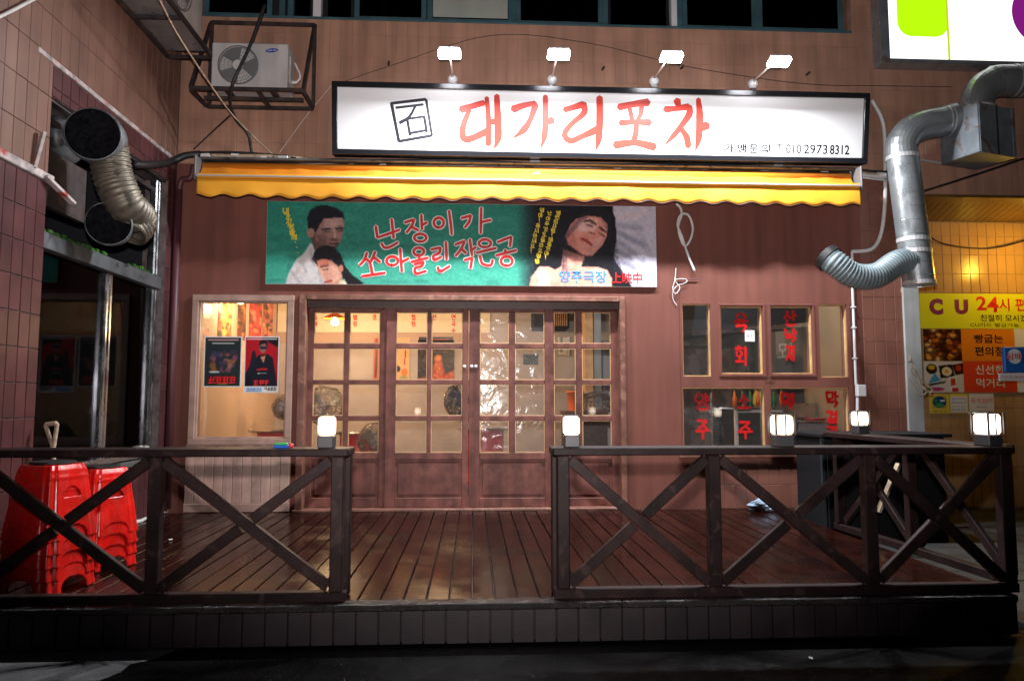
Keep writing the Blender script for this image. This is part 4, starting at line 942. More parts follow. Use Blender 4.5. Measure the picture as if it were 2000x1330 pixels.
wk = thing('worktop', 'stainless worktop with red trays in front of the white kitchen partition', 'worktop', (3.7, 8.5, DZ)); a = fx(1556, 800, 8.3); zt3 = PY(1600, 822, 8.3).z
part('top', MB().box(a, 4.27, 8.25, 8.72, zt3 - .03, zt3, .004), 'steel', wk); part('front', MB().box(a + .02, 4.27, 8.29, 8.31, DZ, zt3 - .031), 'kitchen_wall', wk); part('backsplash', MB().box(a, 4.27, 8.68, 8.70, zt3 + .001, zt3 + .20), 'steel', wk)
tx = fx(1592, 815, 8.45); ty = thing('serving_tray', 'red tray lying on the stainless worktop', 'tray', (tx, 8.45, zt3)); part('dish', MB().lathe([(0, .004), (.10, .004), (.12, .03), (.125, .03), (.105, .001), (0, .001)], 20, Matrix.Translation((tx, 8.45, zt3)), caps=False), 'drum_red', ty)
pdir = (Vector((pb.x + .3, 8.75, 0)) - Vector((pa.x, 9.9, 0))).normalized(); pn = Vector((pdir.y, -pdir.x, 0)); pn = pn if pn.y < 0 else -pn; po = Vector((pa.x, 9.9, 0)) + pn * .03
def onpart(px, py, k=0): return PP(px, py, po + pn * (.002 + .0002 * k), pn)
fa = thing('wall_hanger', 'black hook with hanging hose on the kitchen partition', 'hanger', onpart(1640, 640)); pq = onpart(1641, 640); part('hook', MB().box(pq.x - .05, pq.x + .05, pq.y - .05, pq.y + .02, pq.z - .05, pq.z + .03, .01), 'kitchen_dark', fa); part('hose', MB().tube(crom([pq, pq + Vector((.02, -.03, -.3)), pq + Vector((.0, -.03, -.7))], 6), .014, 8), 'bottle_green', fa)
lt = MB(); stp = [0]
for ch, a, b in (('모', 1519, 1538), ('차', 1541, 1556)):
    brush_text(lt, ch, a, b, -700, -672, 3.2, lambda x, z, k: onpart(x, -z, k), stp)
wt = thing('wall_lettering', 'white brush lettering on the pale kitchen partition', 'lettering', onpart(1538, 700)); part('lettering', lt, 'paint_white', wt)
lt = MB(); stp = [0]; brush_text(lt, '배', *prect(1100, 1122, 652, 690, 11.0), .04, lambda x, z, k: Vector((x, RY1 - .02 - .0004 * k, z)), stp); wt = thing('wall_lettering', 'white brush lettering on the back wall behind the kitchen end door', 'lettering', PY(1110, 690, RY1)); part('lettering', lt, 'paint_white', wt)

# ================================================================== MAIN SIGN (leans forward at the top)
YS0, YS1 = 7.40, 7.29                                     # bottom, top of the sign's face
zs0 = PY(1170, 311, YS0).z; zs1 = PY(1170, 171, YS1).z
sx0 = PY(649, 230, 7.35).x; sx1 = PY(1695, 250, 7.35).x
_sn = Vector((0, -(zs1 - zs0), -(YS0 - YS1))).normalized(); _sp = Vector((0, YS0, zs0))      # face normal, towards the street
_sv = (Vector((0, YS1, zs1)) - _sp); sh_ = _sv.length; _sv.normalize()
SM = Matrix(((1, 0, 0, 0), (0, -_sn.y, _sv.y, YS0), (0, -_sn.z, _sv.z, zs0), (0, 0, 0, 1)))       # local (x, depth back, up the face)
def onsign(px, py, off=0.): p = PP(px, py, _sp + _sn * off, _sn); return p
def sloc(px, py): p = onsign(px, py); return p.x, (p - _sp).dot(_sv)
sign = thing('shop_sign', 'long white sign board with red brush lettering in a black frame', 'sign', ((sx0 + sx1) / 2, F, zs0))
t = .055
part('case', MB().box(sx0 + .01, sx1 - .01, .012, .16, .01, sh_ - .01, .0, SM), 'sign_black', sign)
part('face', MB().box(sx0 + t * .7, sx1 - t * .7, .006, .0115, t * .7, sh_ - t * .7, 0, SM), 'sign_white', sign)
for a in ((sx0, sx1, sh_ - t, sh_), (sx0, sx1, 0, t), (sx0, sx0 + t, t + .0005, sh_ - t - .0005), (sx1 - t, sx1, t + .0005, sh_ - t - .0005)):
    part('frame_bar', MB().box(a[0], a[1], -.02, .15, a[2], a[3], .004, SM), 'sign_black', sign)
for xx in (sx0 + .6, (sx0 + sx1) / 2, sx1 - .6): part('bracket', MB().box(xx - .02, xx + .02, YS0 + .12, F - .012, zs0 + .2, zs0 + .24), 'iron', sign)
def to_sign(k): return .0055 - .0003 * k
def sp3(x, v, k): p = SM @ Vector((x, to_sign(k), v)); return p
def strokes(defs, ox, oy, sc, matn, name='lettering', par=sign):
    mb = MB()
    for k, (pts, wd) in enumerate(defs):
        P2 = [sloc(ox + x * sc, oy + y_ * sc) for x, y_ in pts]; kk = sc * 7.35 / FPX * (1.28 if matn == 'sign_red' else 1.1)
        ribbon(mb, P2, [q * kk for q in (wd if isinstance(wd, (list, tuple)) else [wd, wd])], lambda x, v, k=k: sp3(x, v, k))
    return part(name, mb, matn, par)
strokes([([(125, 170), (480, 128)], 28), ([(485, 130), (545, 500)], 26), ([(545, 500), (205, 560)], 28), ([(205, 560), (128, 165)], 30), ([(175, 215), (455, 182)], 24), ([(375, 200), (310, 310), (215, 370)], [22, 28, 34]),
         ([(290, 330), (320, 495)], 26), ([(290, 330), (465, 305)], 22), ([(465, 305), (492, 462)], 27), ([(325, 475), (490, 445)], 24)], 740, 170, .19, 'sign_ink', 'seal')
strokes([([(842, 235), (960, 200), (1080, 165)], [64, 50, 48]), ([(930, 235), (870, 390), (860, 500), (905, 540), (1000, 510), (1112, 455)], [40, 52, 56, 58, 56, 60])], 740, 170, .19, 'sign_red')
strokes([([(1108, 110), (1128, 350), (1125, 595)], [36, 46, 52]), ([(1212, 88), (1222, 320), (1224, 520), (1188, 632)], [44, 62, 66, 14]), ([(1128, 360), (1215, 355)], [52, 50])], 740, 170, .19, 'sign_red')
strokes([([(1378, 232), (1480, 195), (1608, 168)], [66, 50, 40]), ([(1612, 180), (1560, 330), (1490, 440), (1385, 522)], [58, 46, 62, 14]), ([(1712, 92), (1712, 300), (1704, 500), (1664, 636)], [40, 54, 54, 10]), ([(1716, 372), (1788, 338)], [44, 66])], 740, 170, .19, 'sign_red')
strokes([([(236, 250), (340, 222), (440, 190)], [52, 52, 60]), ([(442, 180), (450, 280), (340, 380), (250, 480), (240, 545)], [58, 58, 46, 52, 58]), ([(240, 545), (310, 585), (430, 535), (590, 465)], [56, 56, 50, 72]), ([(618, 112), (620, 330), (608, 560), (578, 690)], [56, 66, 62, 10])], 1060, 170, .18, 'sign_red')
strokes([([(828, 222), (980, 190), (1146, 168)], [62, 54, 70]), ([(945, 235), (975, 372)], [40, 46]), ([(1075, 215), (1062, 300), (1020, 375)], [46, 44, 30]), ([(842, 392), (1000, 380), (1166, 388)], [56, 46, 66]), ([(1016, 405), (1012, 500), (985, 595)], [52, 54, 54]), ([(785, 630), (1000, 605), (1214, 652)], [72, 56, 76])], 1060, 170, .18, 'sign_red')
strokes([([(1458, 142), (1478, 218)], [66, 46]), ([(1328, 245), (1450, 236), (1585, 215)], [62, 46, 60]), ([(1592, 212), (1590, 300), (1500, 430), (1420, 530), (1318, 638)], [56, 64, 52, 50, 8]), ([(1505, 452), (1565, 550), (1582, 650)], [44, 62, 56]), ([(1690, 130), (1706, 330), (1692, 560), (1656, 704)], [40, 70, 62, 8]), ([(1712, 462), (1790, 412)], [48, 80])], 1060, 170, .18, 'sign_red')
def sign_font(body, a, b, c, d, m, bold):
    x0, v0 = sloc(a, d); x1, v1 = sloc(b, c); o = font_text('lettering', body, (x0, x1, v0, v1), 0, m, sign, bold)
    for vv in o.data.vertices: vv.co = SM @ Vector((vv.co.x, .0053, vv.co.z))
sign_font('가', 1415, 1434, 280.5, 298, 'ink_black', .034); sign_font('맹', 1440, 1459, 281, 299, 'ink_black', .034); sign_font('문', 1464, 1481, 282, 299.5, 'ink_black', .034); sign_font('의', 1487, 1505, 282, 299.5, 'ink_black', .034)
sign_font('T', 1517, 1528, 282, 299, 'sign_ink', .02); sign_font('010', 1535, 1566, 282, 300, 'sign_ink', .016); sign_font('2973', 1570, 1617, 283, 301, 'ink_black', .012); sign_font('8312', 1621, 1660, 284, 302, 'ink_black', .02)

# --- flood lamps on arms
def flood(bpx, bpy_, hpx, hpy, label):
    b = PY(bpx, bpy_, YS1 + .03); h = PY(hpx, hpy, 6.74)
    t = thing('sign_lamp', label, 'lamp', b, 'flood lamps over the sign')
    part('mount', MB().lathe([(0, -.052), (.03, -.046), (.052, -.01), (.05, .02), (.03, .045), (0, .052)], 18, Matrix.Translation(b), caps=False), 'pvc_white', t, smooth=True)
    part('mount_bracket', MB().box(b.x - .03, b.x + .03, b.y - .02, b.y + .06, b.z - .075, b.z - .045, .004), 'steel', t)
    part('arm', MB().tube([b + Vector((0, -.04, .02)), h + Vector((0, .06, .03))], .011, 10), 'pvc_white', t, smooth=True)
    M_ = Matrix.Translation(h) @ Matrix.Rotation(R(-17), 4, 'X')
    hd_ = part('housing', MB().box(-.097, .097, -.062, .062, .0, .022, .006, M_), 'aluminium', t)
    fins = MB()
    for k in range(9): fins.box(-.09 + k * .0225 - .002, -.09 + k * .0225 + .002, -.05, .05, .0225, .036, 0, M_)
    part('cooling_fin', fins, 'aluminium', t)
    part('led_panel', MB().box(-.104, .104, -.056, .056, -.040, -.001, .010, M_), 'led_face', t)
    part('knob', MB().lathe([(.0, .0), (.014, 0), (.014, .03), (0, .03)], 10, M_ @ Matrix.Translation((.075, .03, .045)), caps=False), 'black_plastic', t)
    l = bpy.data.lights.new('flood_light', 'AREA'); l.shape = 'RECTANGLE'; l.size = .19; l.size_y = .12; l.energy = 125; l.color = (.94, .97, 1.0); l.spread = R(180)
    o = bpy.data.objects.new('flood_light', l); col.objects.link(o); o.parent = t
    M2 = M_ @ Matrix.Translation((0, 0, -.055)); o.matrix_world = M2; o.matrix_basis = Matrix.Translation(-ORG[t.name]) @ M2
flood(884, 157, 878, 103, 'flood lamp over the square seal and first red letter of the sign')
flood(1078, 157, 1091, 105, 'flood lamp over the middle red letter, second from the seal end')
flood(1277, 160, 1311, 110, 'flood lamp over the last red letters, third from the seal end')
flood(1470, 165, 1521, 119, 'flood lamp above the phone number end of the sign')

# ================================================================== AWNING
YA = F - .30
ax0 = PY(384, 355, YA).x; ax1 = PY(1680, 380, YA).x
aw = thing('awning', 'folded yellow retractable awning with scalloped valance over the shopfront', 'awning', ((ax0 + ax1) / 2, F, fz(400)))
zr = PY(1000, 338, F - .14).z
part('roller', MB().tube([(ax0 + .01, F - .13, zr), (ax1 - .03, F - .13, zr)], .062, 20), 'awning_cloth', aw, smooth=True)
cl = MB(); NX = 130
zt_a = zr + .05; zf = PY(1000, 352, YA).z
vv = []
for i in range(NX + 1):
    x = ax0 + .012 + (ax1 - ax0 - .045) * i / NX
    for j in range(5):
        u = j / 4; sag = .012 * math.sin(i * .42) * math.sin(math.pi * u) + .008 * math.sin(i * 1.3 + 2) * math.sin(math.pi * u)
        vv.append((x, F - .15 + (YA - .015 - F + .15) * u, zt_a + (zf + .0195 - zt_a) * u - .05 * math.sin(math.pi * u) + sag))
cl.add(vv, [(i * 5 + j, (i + 1) * 5 + j, (i + 1) * 5 + j + 1, i * 5 + j + 1) for i in range(NX) for j in range(4)])
part('canopy', cl, 'awning_cloth', aw, smooth=True)
part('cover_rail', MB().box(ax0 - .01, ax1 + .01, F - .20, F - .007, zr + .075, zr + .10, .006), 'old_galvanised', aw); part('wall_flashing', MB().box(ax0 - .01, ax1 + .01, F - .0065, F - .0005, zr + .02, zr + .11), 'ac_grey', aw)
part('front_bar', MB().box(ax0, ax1, YA - .03, YA + .03, zf - .03, zf + .018, .012), 'valance_cloth', aw)
part('bar_trim', MB().box(ax0, ax1, YA - .042, YA - .031, zf - .020, zf - .004, .003), 'aluminium', aw)
va = MB(); NX = 480; vv = []; per = .268; zb_ = PY(1000, 392, YA).z
for i in range(NX + 1):
    x = ax0 + .006 + (ax1 - ax0 - .012) * i / NX; edge = zb_ + .016 * math.cos(2 * math.pi * (x - ax0) / per) + .006 * math.sin(x * 1.3)
    for j in range(6):
        u = j / 5; yy = YA - .012 - .012 * u * math.sin(x * 5.1 + .6) - .006 * u * math.sin(x * 13.3) - .02 * u * (1 - u)
        vv.append((x, yy, zf - .03 + (edge - zf + .03) * u))
va.add(vv, [(i * 6 + j, i * 6 + j + 1, (i + 1) * 6 + j + 1, (i + 1) * 6 + j) for i in range(NX) for j in range(5)])
vo_ = part('valance', va, 'valance_cloth', aw, smooth=True); md = vo_.modifiers.new('thick', 'SOLIDIFY'); md.thickness = .003
hm_ = MB(); hm_.tube([(vv[i * 6 + 5][0], vv[i * 6 + 5][1] - .002, vv[i * 6 + 5][2]) for i in range(0, NX + 1, 2)], .005, 5, False); part('hem', hm_, 'door_dark', aw)
for xx in (ax0 - .025, ax1 + .005): part('end_cap', MB().box(xx, xx + .02, YA - .02, F - .01, zf - .05, zr + .08, .006), 'ac_grey', aw)
for xx in (ax0 + .8, (ax0 + ax1) / 2, ax1 - .8): part('wall_bracket', MB().box(xx - .05, xx + .05, F - .16, F - .006, zr + .101, zr + .135, .004), 'aluminium', aw)
xm = fx(1047, 340, YA); part('clip', MB().box(xm - .035, xm + .035, YA - .06, YA - .02, zf + .05, zf + .065, .003), 'pvc_white', aw)

# ================================================================== PAINTED FILM BANNER
YBn = F - .03
bx0, bx1, bz0, bz1 = PY(520, 475, YBn).x, PY(1282, 480, YBn).x, PY(900, 558, YBn).z, PY(900, 398, YBn).z
ban = thing('painted_banner', 'hand painted theatre banner, green with an embracing couple and a dark haired woman', 'banner', ((bx0 + bx1) / 2, F, bz0))
part('panel', MB().box(bx0, bx1, YBn, F - .002, bz0, bz1, .004), 'notice_white', ban)
W_, H_ = 480, 100
P = Paint(W_, H_, (38, 132, 112))
P.blend(np.clip((P.y - .55) * 1.3, 0, .55), (96, 196, 170))
for k in range(90): P.ell(random.random() * .66, random.random(), random.uniform(.01, .05), random.uniform(.01, .06), random.choice([(24, 105, 92), (60, 160, 135), (40, 140, 120)]), 3, .35)
P.blend(P.soft(np.clip((P.x - .635) / .055, 0, 1), 2), (8, 8, 20))
def bn(pts, o=0):       # banner crop coordinates to 0..1
    return [(((500 + o + x * .2) - 520) / 762, ((380 + y_ * .2) - 395) / 162) for x, y_ in pts]
# man in a white shirt
P.poly(bn([(290, 890), (320, 770), (390, 640), (470, 570), (520, 480), (640, 560), (760, 700), (760, 890)]), (205, 200, 200), 1)
for a_, b_ in (((340, 760), (420, 870)), ((430, 660), (500, 800)), ((520, 560), (560, 700)), ((600, 760), (640, 880))): P.line(bn([a_, b_]), .006, (160, 152, 158), 3, .7)
P.poly(bn([(520, 430), (560, 350), (820, 330), (810, 470), (740, 560), (560, 560)]), (92, 62, 58), 1)
P.poly(bn([(560, 250), (620, 215), (830, 210), (838, 330), (815, 460), (740, 520), (640, 520), (570, 450)]), (150, 112, 104), 1)
P.poly(bn([(640, 235), (820, 225), (832, 320), (650, 340)]), (188, 150, 140), 3, .8); P.poly(bn([(570, 400), (660, 420), (690, 510), (590, 500)]), (96, 66, 62), 3, .8)
P.poly(bn([(490, 330), (482, 230), (510, 160), (570, 115), (650, 105), (760, 130), (830, 180), (845, 260), (825, 225), (740, 232), (640, 240), (610, 290), (570, 370), (545, 400)]), (12, 12, 22), 1)
P.ell(*bn([(520, 385)])[0], .010, .06, (160, 118, 104), 1); P.line(bn([(630, 348), (700, 340)]), .004, (30, 22, 26), 1); P.line(bn([(760, 340), (820, 335)]), .004, (30, 22, 26), 1)
P.line(bn([(650, 368), (700, 368)]), .0025, (50, 34, 36), 1); P.line(bn([(775, 365), (815, 362)]), .0025, (50, 34, 36), 1); P.line(bn([(745, 350), (752, 430)]), .004, (205, 168, 155), 2); P.line(bn([(715, 448), (775, 450)]), .003, (70, 42, 42), 1); P.line(bn([(700, 485), (780, 485)]), .004, (52, 30, 34), 1)
# woman leaning on him
P.poly(bn([(540, 640), (560, 560), (640, 505), (740, 510), (810, 590), (850, 700), (920, 790), (1050, 880), (880, 885), (780, 760), (600, 720)]), (18, 15, 22), 1)
P.poly(bn([(585, 660), (640, 640), (720, 650), (800, 720), (830, 800), (820, 890), (700, 890), (640, 830), (600, 740)]), (206, 148, 126), 1)
P.poly(bn([(585, 650), (650, 640), (720, 660), (680, 700), (600, 720)]), (205, 110, 88), 2, .7); P.poly(bn([(720, 690), (800, 740), (810, 850), (740, 880)]), (222, 172, 150), 3, .6)
P.line(bn([(620, 715), (690, 700)]), .004, (45, 25, 28), 1); P.line(bn([(640, 745), (690, 740)]), .003, (60, 35, 36), 1); P.line(bn([(625, 760), (655, 840)]), .003, (235, 190, 170), 2); P.line(bn([(665, 868), (730, 850)]), .004, (150, 50, 48), 1); P.ell(*bn([(815, 730)])[0], .006, .05, (190, 122, 100), 1)
P.poly(bn([(800, 860), (850, 840), (885, 890), (790, 890)]), (225, 215, 185), 1)
# pillow and dark haired woman on the right half (plain, calm face)
P.poly(bn([(1480, 60), (1960, 60), (1960, 900), (1500, 900)], 400), (196, 190, 204), 2)
for a_, b_, c_ in (((1530, 270), (1760, 300), (130, 130, 150)), ((1520, 340), (1800, 470), (110, 110, 132)), ((1530, 430), (1780, 620), (120, 120, 142)), ((1560, 640), (1680, 690), (100, 100, 124)), ((1500, 510), (1650, 600), (105, 105, 128)), ((1560, 180), (1750, 160), (215, 190, 190)), ((1700, 250), (1850, 560), (165, 160, 178))): P.line(bn([a_, b_], 400), .014, c_, 5, .55)
P.poly(bn([(1750, 760), (1910, 720), (1910, 900), (1660, 900)], 400), (226, 220, 228), 3)
P.poly(bn([(1000, 880), (960, 600), (990, 380), (1060, 220), (1180, 120), (1340, 95), (1460, 105), (1505, 200), (1515, 420), (1480, 600), (1560, 720), (1670, 900)], 400), (12, 10, 20), 1)
P.poly(bn([(640, 900), (670, 790), (740, 695), (840, 690), (900, 720), (960, 690), (985, 520), (1190, 590), (1160, 690), (1320, 690), (1420, 720), (1462, 800), (1465, 900)], 400), (226, 160, 140), 1)
P.poly(bn([(720, 740), (800, 720), (860, 800), (840, 900), (740, 900)], 400), (238, 196, 180), 4, .8); P.poly(bn([(1250, 720), (1400, 740), (1440, 880), (1300, 900)], 400), (236, 190, 172), 4, .8); P.poly(bn([(985, 510), (1195, 590), (1180, 640), (1090, 640), (990, 580)], 400), (120, 74, 68), 4, .85); P.line(bn([(1010, 560), (985, 690)], 400), .006, (168, 112, 100), 4, .7); P.line(bn([(1130, 640), (1090, 720)], 400), .004, (190, 128, 112), 4, .7); P.line(bn([(880, 735), (1000, 760), (1120, 735), (1300, 700)], 400), .003, (196, 130, 112), 3, .7)
P.poly(bn([(1000, 390), (1050, 280), (1110, 210), (1230, 175), (1360, 190), (1425, 260), (1420, 380), (1370, 480), (1270, 580), (1170, 570), (1040, 470)], 400), (214, 140, 124), 1)
P.poly(bn([(1110, 240), (1230, 200), (1340, 220), (1300, 330), (1130, 340)], 400), (224, 176, 166), 4, .8); P.poly(bn([(1010, 380), (1090, 340), (1120, 500), (1040, 460)], 400), (190, 112, 98), 4, .8); P.poly(bn([(1300, 430), (1400, 400), (1280, 570), (1200, 560)], 400), (186, 134, 124), 4, .8)
P.line(bn([(1195, 235), (1250, 222), (1310, 262)], 400), .0045, (28, 18, 24), 1); P.line(bn([(1345, 290), (1400, 335)], 400), .0045, (28, 18, 24), 1); P.line(bn([(1205, 262), (1275, 285)], 400), .003, (52, 30, 34), 1); P.line(bn([(1335, 345), (1395, 385)], 400), .003, (52, 30, 34), 1)
P.line(bn([(1300, 290), (1262, 345)], 400), .003, (232, 190, 178), 2); P.line(bn([(1250, 345), (1305, 365)], 400), .003, (110, 50, 50), 1); P.line(bn([(1160, 405), (1210, 420), (1265, 470)], 400), .006, (176, 60, 58), 1); P.line(bn([(1168, 412), (1260, 468)], 400), .0018, (70, 20, 26), 1)
for k in range(26):
    x0 = 1000 + k * 20; P.line(bn([(1180 + k * 11, 105 + abs(k - 13) * 3), (1010 - 18 * (k % 5) if k < 13 else 1440 + 14 * (k % 6), 420), (970 + 10 * (k % 7) if k < 13 else 1500 + 18 * (k % 5), 760)], 400), .0016, (44, 38, 56), 1, .35)
P.poly(bn([(1150, 250), (1200, 240), (1210, 330), (1150, 340)], 400), (236, 196, 188), 5, .6); P.poly(bn([(1330, 400), (1375, 400), (1340, 470), (1300, 470)], 400), (232, 184, 172), 5, .6); P.line(bn([(1040, 470), (1170, 572), (1270, 580)], 400), .004, (150, 84, 74), 2, .7)
for k in range(520):                                     # brush work inside the figures
    cx, cy = random.choice([(random.uniform(.05, .23), random.uniform(.05, 1)), (random.uniform(.66, .99), random.uniform(.02, 1))]); i_, j_ = min(H_ - 1, int(cy * H_)), min(W_ - 1, int(cx * W_)); c = P.a[i_, j_].copy()
    if c.sum() < 120: continue
    P.ell(cx, cy, random.uniform(.003, .009), random.uniform(.012, .03), np.clip(c * random.uniform(.80, 1.16) * np.array([1.03, .98, .95]), 0, 255), 1, .32, random.uniform(-1.2, .6))
P.grain(4)
canvas('painting', (bx0 + .004, YBn - .002, bz1 - .004), (bx1 - .004, YBn - .002, bz1 - .004), (bx0 + .004, YBn - .002, bz0 + .004), P, ban, 'painted')
red = [([(1170, 310), (1186, 422)], 0), ([(1186, 422), (1290, 388), (1405, 345)], 0), ([(1325, 242), (1345, 430)], 0), ([(1225, 478), (1255, 520), (1310, 512), (1388, 470)], 0),
  ([(1452, 276), (1545, 246)], 0), ([(1545, 248), (1520, 310), (1470, 375)], 0), ([(1515, 318), (1585, 352)], 0), ([(1615, 200), (1622, 345)], 0), ([(1625, 300), (1672, 274)], 0), (oval(1605, 425, 58, 38), 0),
  (oval(1785, 278, 48, 48), 0), ([(1885, 160), (1902, 290), (1912, 395)], 0), ([(2005, 235), (2100, 207)], 0), ([(2098, 208), (2080, 270), (2040, 325)], 0), ([(2200, 130), (2194, 382)], 0), ([(2200, 272), (2296, 250)], 0),
  ([(1085, 568), (1060, 640), (1012, 692)], 0), ([(1068, 622), (1115, 662)], 0), ([(1165, 560), (1142, 620), (1112, 676)], 0), ([(1150, 612), (1215, 662)], 0), ([(1120, 680), (1138, 775)], 0), ([(1035, 800), (1262, 766)], 0),
  (oval(1332, 650, 55, 42), 0), ([(1408, 530), (1426, 758)], 0), ([(1422, 662), (1492, 626)], 0), (oval(1590, 560, 50, 38), 0), ([(1592, 600), (1596, 640)], 0), ([(1515, 660), (1682, 620)], 0), ([(1545, 684), (1640, 662)], 0), ([(1640, 662), (1615, 702), (1552, 716)], 0), ([(1552, 716), (1562, 772), (1662, 748)], 0),
  ([(1710, 540), (1802, 520)], 0), ([(1802, 520), (1790, 570), (1728, 600)], 0), ([(1728, 600), (1742, 640), (1812, 610)], 0), ([(1855, 465), (1862, 640)], 0), ([(1775, 710), (1800, 752), (1892, 700)], 0),
  ([(1945, 492), (2040, 455)], 0), ([(2038, 458), (2000, 540), (1950, 602)], 0), ([(2005, 530), (2052, 576)], 0), ([(2088, 438), (2110, 600)], 0), ([(2110, 542), (2148, 516)], 0), ([(2036, 642), (2112, 620)], 0), ([(2112, 620), (2094, 724)], 0),
  (oval(2235, 480, 58, 38), 0), ([(2152, 572), (2346, 525)], 0), ([(2185, 600), (2212, 676), (2290, 692), (2312, 640)], 0), ([(2358, 468), (2492, 415)], 0), ([(2492, 415), (2480, 512)], 0), ([(2432, 540), (2438, 580)], 0), ([(2342, 598), (2545, 546)], 0), (oval(2448, 652, 55, 45), 0)]
kk = .2 * YBn / FPX
for wd, m_, off in ((46, 'paint_white', .004), (26, 'paint_red', .0075)):
    mb = MB()
    for k, (pts, _) in enumerate(red):
        P2 = [((q := PY(500 + x * .2, 380 + y_ * .2, YBn)).x, q.z) for x, y_ in pts]
        ribbon(mb, P2, [wd * kk * .95, wd * kk * 1.1, wd * kk * .9] if wd == 26 else [wd * kk] * 2, lambda x, z, k=k, off=off: Vector((x, YBn - off - .00006 * k, z)))
    part('lettering' if wd == 26 else 'letter_outline', mb, m_, ban)
def banner_column(text, px0, py0, px1, py1, sz, m_):
    n_ = len(text); mb = MB(); stp = [0]
    for k, ch in enumerate(text):
        u = (k + .5) / n_; p = PY(px0 + (px1 - px0) * u, py0 + (py1 - py0) * u, YBn); s_ = sz * YBn / FPX
        brush_text(mb, ch, p.x - s_ / 2, p.x + s_ / 2, p.z - s_ / 2, p.z + s_ / 2, s_ * .22, lambda x, z, k2: Vector((x, YBn - .004 - .00005 * k2, z)), stp)
    part('lettering', mb, m_, ban)
banner_column('내가지켜줄께...', 557, 407, 585, 500, 11, 'paint_yellow')
banner_column('엄마!용서하세요!', 1060, 406, 1036, 496, 8.5, 'paint_yellow'); banner_column('난아무것도몰라요정말', 1075, 412, 1048, 516, 8.5, 'paint_yellow'); banner_column('영원히사랑!해줄꺼야!', 1092, 412, 1064, 508, 8.5, 'paint_yellow')
ft('양주극장', 1092, 1185, 529, 552, 'paint_blue', ban, YBn - .002, .02); ft('上映中', 1194, 1254, 532, 554, 'paint_red', ban, YBn - .002, .012)

# ================================================================== film posters on the picture window
def title_blocks(par, x0, x1, z0, z1, y, m_, n_):          # print too small to read: a row of brush marks
    mb = MB(); stp = [0]
    for k in range(n_):
        a = x0 + (x1 - x0) * k / n_
        for st in ([(0, .9), (.8, .95)], [(.1, .5), (.8, .55)], [(.4, 1), (.35, 0)], [(0, .05), (.9, .1)], [(.85, 1), (.8, .3)]):
            if random.random() < .15: continue
            kk_ = stp[0]; ribbon(mb, [(a + (x1 - x0) / n_ * .95 * p, z0 + (z1 - z0) * q) for p, q in st], [(z1 - z0) * .2] * 2, lambda x, z, kk_=kk_: Vector((x, y - .00005 * kk_, z))); stp[0] += 1
    part('lettering', mb, m_, par)
def glass_poster(label, px0, px1, py0, py1, P, extra):
    Y = F + .006; r = prect(px0, px1, py0, py1, Y); t = thing('film_poster', label, 'poster', ((r[0] + r[1]) / 2, Y, r[2]), 'posters stuck on the picture window')
    part('paper', MB().box(r[0], r[1], Y - .0005, Y + .002, r[2], r[3]), 'notice_white', t); e = .012
    zb = r[2] + e + extra
    canvas('print', (r[0] + e, Y - .002, r[3] - e), (r[1] - e, Y - .002, r[3] - e), (r[0] + e, Y - .002, zb), P, t, 'printed'); return t, r, Y
P = Paint(70, 92, (34, 44, 46))
for k in range(34): P.ell(random.uniform(.2, .85), random.uniform(.28, .72), random.uniform(.04, .1), random.uniform(.03, .07), random.choice([(120, 70, 90), (70, 50, 70), (170, 110, 100), (40, 40, 60), (150, 90, 50), (60, 60, 90)]), 2, .8)
P.line([(.08, .05), (.92, .05)], .035, (190, 140, 140)); P.line([(.2, .12), (.8, .12)], .03, (200, 200, 200)); P.poly([(.12, .8), (.9, .79), (.88, .92), (.1, .93)], (60, 15, 18), 1); P.line([(.15, .71), (.4, .71)], .04, (190, 200, 205)); P.line([(.4, .965), (.65, .965)], .02, (210, 190, 40))
t, r, Y = glass_poster('dark film poster with a crowded group picture, toward the tiled wing side', 398, 472, 657, 756, P, 0)
title_blocks(t, r[0] + .05, r[1] - .05, r[2] + .04, r[2] + .105, Y - .003, 'paint_red', 4)
P = Paint(66, 92, (176, 20, 34)); P.poly([(.45, 0), (1, 0), (1, .2)], (16, 14, 24), 4); P.poly([(0, .75), (.2, .5), (.34, .4), (.42, .36), (.68, .34), (.84, .42), (.95, .8), (1, 1), (0, 1)], (20, 20, 34), 1)
P.poly([(.1, .72), (.2, .3), (.27, .26), (.32, .36), (.3, .62)], (26, 26, 44), 1); P.ell(.53, .2, .115, .125, (150, 96, 84), 1); P.poly([(.4, .2), (.42, .08), (.55, .03), (.66, .1), (.66, .2), (.6, .12), (.48, .14)], (20, 20, 34), 1); P.poly([(.42, .19), (.66, .18), (.64, .235), (.45, .24)], (30, 36, 60), 1); P.poly([(.45, .4), (.62, .37), (.56, .53)], (190, 130, 100), 1); P.line([(.04, .035), (.95, .035)], .03, (215, 205, 205)); P.line([(.38, .66), (.66, .65)], .06, (180, 24, 34)); P.line([(.38, .74), (.66, .73)], .02, (200, 200, 200)); P.poly([(0, .85), (.12, .8), (.2, 1), (0, 1)], (12, 12, 20), 3)
t, r, Y = glass_poster('red and black film poster with a figure in a dark jacket and white foot strip', 477, 545, 657, 767, P, .055)
title_blocks(t, r[0] + .1, r[1] - .09, r[2] + .075, r[2] + .125, Y - .003, 'paint_red', 3); title_blocks(t, r[0] + .03, r[0] + .19, r[2] + .015, r[2] + .048, Y - .003, 'paint_blue', 5); title_blocks(t, r[0] + .21, r[1] - .02, r[2] + .025, r[2] + .055, Y - .003, 'ink_black', 4)

